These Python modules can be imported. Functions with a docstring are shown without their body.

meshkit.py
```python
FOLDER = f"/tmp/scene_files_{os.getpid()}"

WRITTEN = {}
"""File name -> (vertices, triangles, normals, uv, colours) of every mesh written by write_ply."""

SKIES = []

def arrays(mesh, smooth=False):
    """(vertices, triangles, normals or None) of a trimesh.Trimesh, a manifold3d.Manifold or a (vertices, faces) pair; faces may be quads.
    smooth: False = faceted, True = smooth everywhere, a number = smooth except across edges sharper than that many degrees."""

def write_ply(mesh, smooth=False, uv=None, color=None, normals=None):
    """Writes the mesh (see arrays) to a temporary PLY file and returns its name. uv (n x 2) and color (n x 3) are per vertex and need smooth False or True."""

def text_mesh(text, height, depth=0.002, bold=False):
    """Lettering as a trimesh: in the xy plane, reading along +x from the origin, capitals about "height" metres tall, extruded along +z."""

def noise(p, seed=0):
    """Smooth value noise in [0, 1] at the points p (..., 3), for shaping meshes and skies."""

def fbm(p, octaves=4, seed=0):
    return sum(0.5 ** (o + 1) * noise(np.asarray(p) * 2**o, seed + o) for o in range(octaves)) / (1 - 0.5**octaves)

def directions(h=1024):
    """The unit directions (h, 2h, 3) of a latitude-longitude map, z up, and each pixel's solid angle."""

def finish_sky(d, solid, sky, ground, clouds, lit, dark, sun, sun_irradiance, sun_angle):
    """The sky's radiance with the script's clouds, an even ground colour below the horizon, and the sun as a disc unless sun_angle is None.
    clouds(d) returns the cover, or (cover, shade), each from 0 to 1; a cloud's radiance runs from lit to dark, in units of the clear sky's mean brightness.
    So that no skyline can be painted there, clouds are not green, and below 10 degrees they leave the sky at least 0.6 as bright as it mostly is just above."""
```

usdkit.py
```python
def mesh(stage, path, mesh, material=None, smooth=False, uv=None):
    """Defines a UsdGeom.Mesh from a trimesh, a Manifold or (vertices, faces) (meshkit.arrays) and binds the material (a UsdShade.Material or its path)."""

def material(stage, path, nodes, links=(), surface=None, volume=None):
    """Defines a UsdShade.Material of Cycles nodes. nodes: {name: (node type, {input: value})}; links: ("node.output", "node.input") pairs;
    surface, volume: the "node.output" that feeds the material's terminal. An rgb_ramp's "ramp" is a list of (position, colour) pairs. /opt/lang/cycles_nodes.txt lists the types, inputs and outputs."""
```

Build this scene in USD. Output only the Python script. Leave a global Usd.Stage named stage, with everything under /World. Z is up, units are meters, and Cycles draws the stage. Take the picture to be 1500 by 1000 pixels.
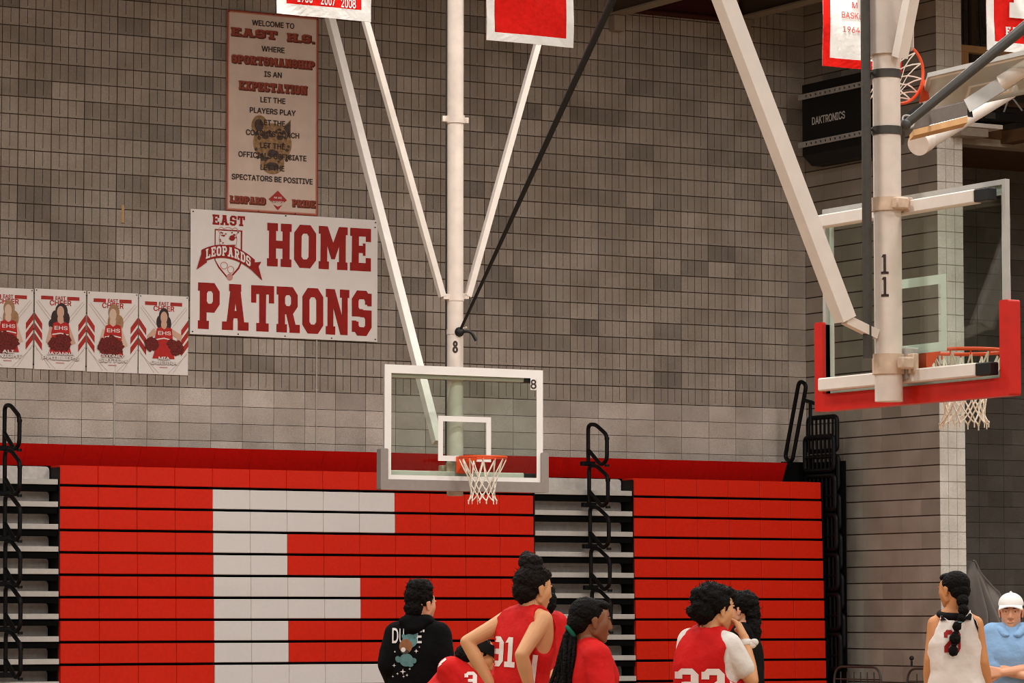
import math, random
import numpy as np, trimesh, shapely
from shapely.geometry import Polygon, box as sbox, Point, LineString
from shapely.ops import unary_union
from shapely import affinity
import manifold3d as m3
from manifold3d import Manifold, OpType
from pxr import Usd, UsdGeom, UsdLux, UsdShade, Gf, Sdf
import usdkit, meshkit

random.seed(7)
stage = Usd.Stage.CreateInMemory()
UsdGeom.SetStageUpAxis(stage, 'Z')
UsdGeom.SetStageMetersPerUnit(stage, 1.0)
UsdGeom.Xform.Define(stage, '/World')
UsdGeom.Scope.Define(stage, '/World/Looks')

# ------------------------------------------------------------------ camera, lights, exposure
F = 5283.0                     # focal length for a picture 1500 wide
PITCH = math.radians(4.366)
ZC = 1.46                      # eye height
S30, C30 = 0.5, math.sqrt(3) / 2
FWD = np.array([S30, C30, 0.0]); RGT = np.array([C30, -S30, 0.0]); UP = np.array([0, 0, 1.0])
cam = UsdGeom.Camera.Define(stage, '/World/camera')
cam.CreateHorizontalApertureAttr(36.0)
cam.CreateFocalLengthAttr(36.0 * F / 1500)
cam.CreateClippingRangeAttr(Gf.Vec2f(0.1, 1000))
fw = math.cos(PITCH) * FWD + math.sin(PITCH) * UP
up = -math.sin(PITCH) * FWD + math.cos(PITCH) * UP
cam.AddTransformOp().Set(Gf.Matrix4d(*RGT, 0, *up, 0, *(-fw), 0, 0, 0, ZC, 1))
cam.CreateExposureAttr(0.45)

# rows of ceiling lights, out of the frame above
for i, lx in enumerate([-3.0, 3.0, 9.0, 15.0, 20.5, 25.0]):
    for j, ly in enumerate([-3.0, 4.0, 11.0, 18.0, 24.0, 29.6]):
        L = UsdLux.RectLight.Define(stage, '/World/gym_light_%03d' % (i * 6 + j))
        L.CreateWidthAttr(1.3); L.CreateHeightAttr(0.7)
        L.CreateIntensityAttr(66.0)
        L.CreateColorAttr(Gf.Vec3f(1.0, 0.955, 0.91))
        L.AddTranslateOp().Set(Gf.Vec3d(lx, ly, 9.5))

# ------------------------------------------------------------------ helpers
def ray(px, py):
    u, v = (px - 750) / F, (500 - py) / F
    f = math.cos(PITCH) - v * math.sin(PITCH)
    return (FWD + (u * RGT + (math.sin(PITCH) + v * math.cos(PITCH)) * UP) / f)
ORG = np.array([0, 0, ZC])
def atD(px, py, D):  return ORG + ray(px, py) * D
def atY(px, py, Y):  d = ray(px, py); return ORG + d * (Y / d[1])
def atX(px, py, X):  d = ray(px, py); return ORG + d * (X / d[0])
def proj(p):
    q = np.asarray(p, float) - ORG
    z = q @ fw
    return 750 + F * (q @ RGT) / z, 500 - F * (q @ up) / z

used, locs = {}, {}
def numbered(parent, name):
    k = (parent, name); n = used.get(k, 0); used[k] = n + 1
    return name if n == 0 else '%s_%03d' % (name, n)
def tag(p, label=None, cat=None, group=None, kind=None):
    for k, v in (('label', label), ('category', cat), ('group', group), ('kind', kind)):
        if v: p.SetCustomDataByKey(k, v)
    return p
def thing(name, label, cat, loc=(0, 0, 0), rotz=0, group=None, kind=None):
    path = '/World/' + numbered('/World', name)
    x = UsdGeom.Xform.Define(stage, path)
    x.AddTranslateOp().Set(Gf.Vec3d(*map(float, loc)))
    if rotz: x.AddRotateZOp().Set(float(rotz))
    locs[path] = (np.array(loc, float), rotz)
    return tag(x.GetPrim(), label, cat, group, kind)
def obj(name, mesh, mt, parent=None, smooth=False, label=None, kind=None, local=False):
    """one Mesh prim; vertices are given in the world unless local"""
    pp = str(parent.GetPath()) if parent is not None else '/World'
    path = pp + '/' + numbered(pp, name)
    v, f, n = meshkit.arrays(mesh, smooth)
    if not local and pp in locs or (not local and '/'.join(pp.split('/')[:3]) in locs):
        lo, rz = locs['/'.join(pp.split('/')[:3])]
        v = v - lo
        if rz:
            a = -math.radians(rz); R = np.array([[math.cos(a), -math.sin(a), 0], [math.sin(a), math.cos(a), 0], [0, 0, 1]])
            v = v @ R.T
            if n is not None: n = n @ R.T
    from pxr import Vt
    me = UsdGeom.Mesh.Define(stage, path)
    me.CreatePointsAttr(Vt.Vec3fArray.FromNumpy(np.ascontiguousarray(v, dtype=np.float32)))
    me.CreateFaceVertexCountsAttr(Vt.IntArray.FromNumpy(np.full(len(f), 3, np.int32)))
    me.CreateFaceVertexIndicesAttr(Vt.IntArray.FromNumpy(np.ascontiguousarray(f, dtype=np.int32).ravel()))
    me.CreateSubdivisionSchemeAttr('none')
    if n is not None:
        me.CreateNormalsAttr(Vt.Vec3fArray.FromNumpy(np.ascontiguousarray(n, dtype=np.float32))); me.SetNormalsInterpolation('vertex')
    UsdShade.MaterialBindingAPI.Apply(me.GetPrim()).Bind(mt)
    return tag(me.GetPrim(), label, None, None, kind)
def struct(name, mesh, mt, parent=None, smooth=False):
    return tag(obj(name, mesh, mt, parent, smooth), kind='structure')

def lin(r, g, b):
    """sRGB 0..255 to linear"""
    return tuple(((c / 255) / 12.92 if c / 255 <= 0.04045 else ((c / 255 + 0.055) / 1.055) ** 2.4) for c in (r, g, b))
MATS = {}
def mat(name, col, rough=0.55, spec=0.4, metal=0.0, noise=None, bump=None, sheen=0.0, coat=0.0, trans=0.0):
    """noise=(scale, amount): brightness mottling; bump=(scale, strength)"""
    nodes = {'p': ('principled_bsdf', {'base_color': col, 'roughness': rough, 'specular_ior_level': spec, 'metallic': metal, 'sheen_weight': sheen, 'coat_weight': coat}),
             'tc': ('texture_coordinate', {})}
    links = []
    if noise:
        nodes['n'] = ('noise_texture', {'scale': noise[0], 'detail': 4.0})
        a = noise[1]
        nodes['r'] = ('rgb_ramp', {'ramp': [(0.25, tuple(c * (1 - a) for c in col)), (0.75, tuple(min(1, c * (1 + a)) for c in col))]})
        links += [('tc.object', 'n.vector'), ('n.fac', 'r.fac'), ('r.color', 'p.base_color')]
    if bump:
        nodes['bn'] = ('noise_texture', {'scale': bump[0], 'detail': 3.0})
        nodes['b'] = ('bump', {'strength': bump[1], 'distance': 0.02})
        links += [('tc.object', 'bn.vector'), ('bn.fac', 'b.height'), ('b.normal', 'p.normal')]
    MATS[name] = usdkit.material(stage, '/World/Looks/' + name, nodes, links, surface='p.BSDF')
    return MATS[name]

def blockmat(name, base, var, axis, dark=0.0):
    """block masonry: tone varies block by block (by its place in the bond) plus speckle"""
    size = (1 / .4064, 1 / .4064, 1 / .2032)
    off = {'x': (-26.056, 0, -4.112), 'y': (0, -38.06, -4.112)}[axis]
    dim = {'x': (1, 0, 1), 'y': (0, 1, 1)}[axis]
    nodes = {'g': ('geometry', {}),
             'sub': ('vector_math', {'math_type': 'add', 'vector2': (off[0] + 1e-3, off[1] + 1e-3, off[2] + 1e-3)}),
             'mul': ('vector_math', {'math_type': 'multiply', 'vector2': tuple(s * d for s, d in zip(size, dim))}),
             'fl': ('vector_math', {'math_type': 'floor'}),
             'w': ('white_noise_texture', {'dimensions': '3D'}),
             'wr': ('rgb_ramp', {'ramp': [(0.0, (1 - 2.3 * var,) * 3), (0.10, (1 - var,) * 3), (0.55, (1.0, 1.0, 1.0)), (0.9, (1 + .6 * var,) * 3), (1.0, (1 + 1.3 * var,) * 3)]}),
             'n': ('noise_texture', {'scale': 160.0, 'detail': 3.0, 'roughness': 0.7}),
             'nr': ('rgb_ramp', {'ramp': [(0.3, (0.66, 0.64, 0.62)), (0.5, (1, 1, 1)), (0.7, (1.35, 1.36, 1.36))]}),
             'n2': ('noise_texture', {'scale': 2.2, 'detail': 3.0}),
             'n2r': ('rgb_ramp', {'ramp': [(0.3, (0.86, 0.84, 0.80)), (0.7, (1.12, 1.12, 1.12))]}),
             'm1': ('mix_color', {'blend_type': 'multiply', 'fac': 1.0, 'a': base, 'use_clamp': False}),
             'm2': ('mix_color', {'blend_type': 'multiply', 'fac': 1.0, 'use_clamp': False}),
             'm3': ('mix_color', {'blend_type': 'multiply', 'fac': 1.0, 'use_clamp': False}),
             'bp': ('bump', {'strength': 0.55, 'distance': 0.006}),
             'p': ('principled_bsdf', {'roughness': 0.92, 'specular_ior_level': 0.2})}
    links = [('g.position', 'sub.vector1'), ('sub.vector', 'mul.vector1'), ('mul.vector', 'fl.vector1'), ('fl.vector', 'w.vector'),
             ('w.value', 'wr.fac'), ('g.position', 'n.vector'), ('n.fac', 'nr.fac'), ('g.position', 'n2.vector'), ('n2.fac', 'n2r.fac'),
             ('wr.color', 'm1.b'), ('m1.result', 'm2.a'), ('nr.color', 'm2.b'), ('m2.result', 'm3.a'), ('n2r.color', 'm3.b'),
             ('m3.result', 'p.base_color'), ('n.fac', 'bp.height'), ('bp.normal', 'p.normal')]
    MATS[name] = usdkit.material(stage, '/World/Looks/' + name, nodes, links, surface='p.BSDF')
    return MATS[name]

M = dict(
    block=blockmat('split_face_block', lin(161, 150, 139), 0.17, 'x'),
    block_plain=blockmat('smooth_face_block', lin(188, 177, 167), 0.13, 'x'),
    block_side=blockmat('side_wall_block', lin(156, 146, 134), 0.10, 'y'),
    block_white=blockmat('white_painted_block', lin(226, 220, 210), 0.02, 'x'),
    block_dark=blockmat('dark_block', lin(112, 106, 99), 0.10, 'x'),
    mortar=mat('mortar_joint', lin(92, 76, 64), 0.95, 0.1, noise=(40, .2)),
    mortar_white=mat('painted_joint', lin(196, 188, 176), 0.9, 0.1),
    red_seat=mat('red_plastic', lin(211, 34, 6), 0.5, 0.2, noise=(30, .08), bump=(300, .15)),
    red_back_shaded=mat('shaded_red_plastic', lin(196, 14, 6), 0.5, 0.3, noise=(20, .1)),  # seat red made darker; the shade is put into the colour
    white_seat=mat('white_plastic', lin(218, 211, 207), 0.5, 0.25, noise=(30, .02), bump=(300, .15)),
    black=mat('black_powder_coat', lin(8, 8, 9), 0.55, 0.2),
    black_deep=mat('black_under_structure', lin(6, 6, 6), 0.9, 0.1),
    alu=mat('step_nosing_grey', lin(188, 182, 174), 0.5, 0.4, noise=(25, .06)),
    riser=mat('step_riser_grey', lin(200, 191, 184), 0.6, 0.3, noise=(18, .14)),
    white_steel=mat('white_painted_steel', lin(226, 216, 206), 0.4, 0.45, noise=(9, .05)),
    worn_steel=mat('worn_white_steel', lin(224, 210, 198), 0.42, 0.45, noise=(7, .1)),
    sleeve=mat('warm_grey_steel', lin(203, 190, 180), 0.45, 0.4, noise=(7, .08)),
    rust=mat('rusty_clamp_steel', lin(206, 180, 156), 0.6, 0.3, noise=(14, .2)),
    strut_grey=mat('dark_grey_tube', lin(64, 60, 54), 0.5, 0.4, noise=(30, .15)),
    strut_black=mat('black_tube', lin(18, 17, 17), 0.5, 0.4),
    border=mat('white_glass_paint', lin(232, 228, 222), 0.35, 0.4),
    mint=mat('mint_glass_paint', lin(190, 214, 200), 0.35, 0.4),
    frame=mat('board_edge_frame', lin(176, 174, 168), 0.35, 0.5, noise=(10, .06)),
    pad_grey=mat('grey_foam_pad', lin(142, 132, 126), 0.6, 0.3, noise=(20, .06)),
    pad_dark=mat('dark_grey_foam_pad', lin(104, 95, 88), 0.6, 0.3, noise=(20, .06)),
    pad_red=mat('red_foam_pad', lin(196, 26, 10), 0.5, 0.4, noise=(14, .08)),
    rim=mat('orange_rim_steel', lin(228, 78, 30), 0.4, 0.45),
    net=mat('white_net_cord', lin(232, 222, 206), 0.8, 0.2),
    chrome=mat('galvanised_steel', lin(170, 166, 160), 0.4, 0.5, noise=(20, .15)),
    roof=mat('dark_roof_deck', lin(62, 52, 46), 0.8, 0.2),
    joist=mat('brown_joist_steel', lin(96, 80, 66), 0.7, 0.2),
    joist_red=mat('dark_red_ledger', lin(70, 26, 22), 0.7, 0.2),
    stone=mat('beige_bearing_block', lin(150, 138, 122), 0.85, 0.2, noise=(20, .1)),
    wood=mat('plywood', lin(200, 156, 108), 0.6, 0.3, noise=(6, .12)),
    darkwood=mat('dark_brown_timber', lin(92, 66, 44), 0.7, 0.2, noise=(6, .2)),
    floor=mat('maple_floor', lin(150, 124, 96), 0.35, 0.4, noise=(3, .12)),
    paint=mat('light_room_paint', lin(150, 142, 134), 0.9, 0.2),
    vinyl=mat('white_vinyl', lin(238, 230, 224), 0.42, 0.4, noise=(5, .03), bump=(6, .25)),
    vinyl_red=mat('printed_red', lin(156, 22, 10), 0.5, 0.25, noise=(9, .16), bump=(6, .25)),
    poster=mat('poster_paper', lin(236, 228, 222), 0.5, 0.35, noise=(8, .03)),
    poster_red=mat('poster_red_print', lin(176, 44, 34), 0.5, 0.3, noise=(12, .12)),
    flag_red=mat('red_felt', lin(206, 26, 18), 0.9, 0.1, noise=(18, .10), bump=(12, .3)),
    flag_white=mat('white_felt', lin(222, 219, 214), 0.9, 0.1, noise=(10, .02), bump=(12, .2)),
    flag_text=mat('red_felt_letters', lin(204, 70, 60), 0.9, 0.1),
    tan_sheet=mat('tan_banner_sheet', lin(222, 198, 182), 0.55, 0.3, noise=(5, .07), bump=(5, .2)),
    copper=mat('copper_print', lin(154, 66, 42), 0.5, 0.3, noise=(14, .25)),
    copper_line=mat('copper_line_print', lin(200, 132, 108), 0.5, 0.3),
    ink=mat('dark_ink', lin(66, 54, 50), 0.6, 0.2),
    shadow_ink=mat('brown_shadow_ink', lin(104, 54, 40), 0.6, 0.2),
    emblem_line=mat('rose_line_print', lin(206, 150, 140), 0.5, 0.3),
    cat_tan=mat('tan_fur_print', lin(160, 126, 90), 0.6, 0.2, noise=(26, .45)),
    cat_dark=mat('dark_fur_print', lin(84, 70, 62), 0.6, 0.2, noise=(30, .3)),
    pale_line=mat('pale_rose_print', lin(204, 182, 176), 0.5, 0.3),
    print_skin=mat('skin_print', lin(214, 170, 146), 0.5, 0.3),
    print_skin2=mat('fair_skin_print', lin(222, 190, 168), 0.5, 0.3),
    print_dark=mat('dark_hair_print', lin(58, 40, 36), 0.5, 0.3, noise=(40, .3)),
    print_blond=mat('blond_hair_print', lin(168, 128, 92), 0.5, 0.3, noise=(40, .25)),
    print_pom=mat('dark_pompom_print', lin(112, 40, 34), 0.6, 0.2, noise=(60, .7)),
    print_dress=mat('red_uniform_print', lin(190, 36, 30), 0.5, 0.3, noise=(20, .15)),
    print_grey=mat('grey_name_print', lin(168, 158, 154), 0.5, 0.3),
    skin=mat('light_brown_skin', lin(206, 150, 104), 0.5, 0.35, noise=(8, .05)),
    skin_fair=mat('fair_skin', lin(218, 158, 124), 0.5, 0.35, noise=(8, .05)),
    skin_dark=mat('deep_brown_skin', lin(128, 78, 50), 0.45, 0.4, noise=(8, .06)),
    skin_tan=mat('tan_skin', lin(196, 134, 86), 0.5, 0.35, noise=(8, .05)),
    lip=mat('lip', lin(166, 92, 78), 0.5, 0.3),
    lip_dark=mat('dark_lip', lin(110, 58, 48), 0.5, 0.3),
    eye_white=mat('eye_white', lin(215, 210, 204), 0.3, 0.5),
    iris=mat('iris', lin(40, 28, 22), 0.2, 0.5),
    hair=mat('black_hair', lin(11, 8, 7), 0.7, 0.12, noise=(40, .4), bump=(70, .8)),
    hair_brown=mat('dark_brown_hair', lin(20, 13, 10), 0.7, 0.12, noise=(40, .4), bump=(70, .8)),
    jersey=mat('red_jersey_mesh', lin(196, 19, 17), 0.75, 0.2, noise=(10, .07), bump=(14, .4)),
    jersey_white=mat('white_jersey_mesh', lin(222, 212, 204), 0.75, 0.2, noise=(10, .03), bump=(10, .5)),
    tee_white=mat('white_cotton', lin(216, 208, 200), 0.85, 0.15, noise=(12, .04), bump=(14, .5)),
    hoodie_black=mat('black_cotton', lin(9, 8, 9), 0.9, 0.1, bump=(14, .5)),
    hoodie_blue=mat('light_blue_cotton', lin(134, 170, 208), 0.88, 0.1, noise=(9, .06), bump=(12, .7)),
    cap_white=mat('white_cap_twill', lin(232, 228, 224), 0.8, 0.15),
    number=mat('white_number_print', lin(228, 216, 208), 0.6, 0.2),
    number_red=mat('dark_red_number_print', lin(150, 26, 28), 0.6, 0.2),
    trim_black=mat('black_trim', lin(10, 9, 10), 0.8, 0.2),
    teal=mat('teal_print', lin(86, 122, 122), 0.7, 0.2, noise=(40, .2)),
    bear=mat('brown_print', lin(128, 84, 52), 0.7, 0.2, noise=(40, .2)),
    pale_print=mat('pale_print', lin(206, 200, 196), 0.7, 0.2),
    green_tie=mat('green_hair_tie', lin(18, 92, 70), 0.8, 0.2),
    cover=mat('grey_vinyl_cover', lin(150, 141, 134), 0.6, 0.3, noise=(5, .12)),
    dak_black=mat('black_scoreboard_metal', lin(12, 12, 13), 0.5, 0.3),
    dak_white=mat('white_lettering', lin(206, 202, 196), 0.6, 0.2),
    shorts_black=mat('black_shorts', lin(20, 19, 20), 0.85, 0.15),
    shoe=mat('dark_shoe', lin(40, 38, 40), 0.6, 0.3),
)
# clear board glass: transparent with a faint green cast, mirror-like towards grazing angles
M['glass'] = usdkit.material(stage, '/World/Looks/board_glass', {
    't': ('transparent_bsdf', {'color': (0.90, 0.955, 0.92)}), 'g': ('glossy_bsdf', {'roughness': 0.03, 'color': (1, 1, 1)}),
    'f': ('layer_weight', {'blend': 0.5}), 'pw': ('math', {'math_type': 'power', 'value2': 4.0}), 'ma': ('math', {'math_type': 'multiply_add', 'value2': 0.6, 'value3': 0.03}), 'm': ('mix_closure', {})},
    [('f.facing', 'pw.value1'), ('pw.value', 'ma.value1'), ('ma.value', 'm.fac'), ('t.BSDF', 'm.closure1'), ('g.BSDF', 'm.closure2')], surface='m.closure')

M['glass_reflect'] = usdkit.material(stage, '/World/Looks/painted_reflection_glass', {  # folded board glass; its pale reflection is painted in as diffuse grey
    't': ('transparent_bsdf', {'color': (0.85, 0.87, 0.85)}), 'd': ('principled_bsdf', {'base_color': lin(196, 192, 184), 'roughness': 0.35}), 'm': ('mix_closure', {'fac': 0.6})},
    [('t.BSDF', 'm.closure1'), ('d.BSDF', 'm.closure2')], surface='m.closure')

def box(x0, x1, y0, y1, z0, z1):
    v = np.array([[x, y, z] for x in (x0, x1) for y in (y0, y1) for z in (z0, z1)], float)
    f = np.array([[0, 1, 3, 2], [4, 6, 7, 5], [0, 4, 5, 1], [2, 3, 7, 6], [0, 2, 6, 4], [1, 5, 7, 3]])
    f = np.vstack([f[:, [0, 1, 2]], f[:, [0, 2, 3]]])
    return trimesh.Trimesh(v, f, process=False)
def cbox(x0, x1, y0, y1, z0, z1, c):
    """box with chamfered edges"""
    pts = []
    for x, sx in ((x0, 1), (x1, -1)):
        for y, sy in ((y0, 1), (y1, -1)):
            for z, sz in ((z0, 1), (z1, -1)):
                pts += [[x, y + sy * c, z + sz * c], [x + sx * c, y, z + sz * c], [x + sx * c, y + sy * c, z]]
    return trimesh.convex.convex_hull(np.array(pts, float))
def cat(*ms):
    ms = [m for k in ms for m in (k if isinstance(k, (list, tuple)) else [k])]
    return trimesh.util.concatenate(ms)
def tube(pts, r, n=10, closed=False, square=False):
    p = np.asarray(pts, float); k = len(p)
    r = np.broadcast_to(np.asarray(r, float), (k,))
    t = (np.roll(p, -1, 0) - np.roll(p, 1, 0)) if closed else np.gradient(p, axis=0)
    t /= np.linalg.norm(t, axis=1, keepdims=True)
    a = np.cross(t[0], [0, 0, 1.0] if abs(t[0][2]) < .9 else [0, 1.0, 0]); a /= np.linalg.norm(a)
    rings = []
    ang = np.arange(n) * 2 * math.pi / n + (math.pi / 4 if square else 0)
    for i in range(k):
        a = a - t[i] * (a @ t[i]); a /= np.linalg.norm(a); b = np.cross(t[i], a)
        rings.append(p[i] + r[i] * (np.cos(ang)[:, None] * a + np.sin(ang)[:, None] * b))
    v = np.vstack(rings); f = []
    for i in range(k if closed else k - 1):
        j = (i + 1) % k
        for q in range(n):
            q2 = (q + 1) % n
            f += [[i * n + q, j * n + q, j * n + q2], [i * n + q, j * n + q2, i * n + q2]]
    if not closed:
        v = np.vstack([v, p[0], p[-1]])
        for q in range(n):
            q2 = (q + 1) % n
            f += [[len(v) - 2, q, q2], [len(v) - 1, (k - 1) * n + q2, (k - 1) * n + q]]
    m = trimesh.Trimesh(v, np.array(f), process=False)
    if not closed and m.volume < 0: m.invert()
    if closed:
        m.fix_normals()
    return m
def bar(a, b, w, h=None):
    """square tube from a to b, w by h"""
    h = h or w
    m = tube([a, b], w / math.sqrt(2), 4, square=True)
    return m
def rounded(poly, r=0.02, n=5):
    """points of a closed polyline with its corners rounded"""
    p = np.asarray(poly, float); out = []
    for i in range(len(p)):
        a, b, c = p[i - 1], p[i], p[(i + 1) % len(p)]
        d1, d2 = (a - b), (c - b)
        l1, l2 = np.linalg.norm(d1), np.linalg.norm(d2)
        q = min(r, .45 * l1, .45 * l2)
        s, e = b + d1 / l1 * q, b + d2 / l2 * q
        for k in range(n + 1):
            w = k / n
            out.append((1 - w) ** 2 * s + 2 * w * (1 - w) * b + w ** 2 * e)
    return np.array(out)
def rounded_open(poly, r=0.05, n=5):
    p = np.asarray(poly, float); out = [p[0]]
    for i in range(1, len(p) - 1):
        a, b, c = p[i - 1], p[i], p[i + 1]
        d1, d2 = (a - b), (c - b); l1, l2 = np.linalg.norm(d1), np.linalg.norm(d2)
        q = min(r, .45 * l1, .45 * l2); s, e = b + d1 / l1 * q, b + d2 / l2 * q
        for k in range(n + 1):
            w = k / n
            out.append((1 - w) ** 2 * s + 2 * w * (1 - w) * b + w ** 2 * e)
    out.append(p[-1])
    return np.array(out)
def extrude(geom, d):
    gs = [g for g in getattr(geom, 'geoms', [geom]) if g.geom_type == 'Polygon' and g.area > 1e-9]
    return cat([trimesh.creation.extrude_polygon(g, d, engine='earcut') for g in gs])
class Plane:
    """a flat frame in the world: x along ex, y along ey, out along n"""
    def __init__(s, o, ex, ey):
        s.o, s.ex, s.ey = (np.array(k, float) for k in (o, ex, ey)); s.n = np.cross(s.ex, s.ey)
    def put(s, mesh, lift=0.0):
        m = mesh.copy(); v = m.vertices
        m.vertices = s.o + v[:, :1] * s.ex + v[:, 1:2] * s.ey + (v[:, 2:3] + lift) * s.n
        return m
    def flat(s, geom, lift, d=0.001):
        return s.put(extrude(geom, d), lift)
    def xy(s, p):
        q = np.asarray(p) - s.o
        return q @ s.ex, q @ s.ey

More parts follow.
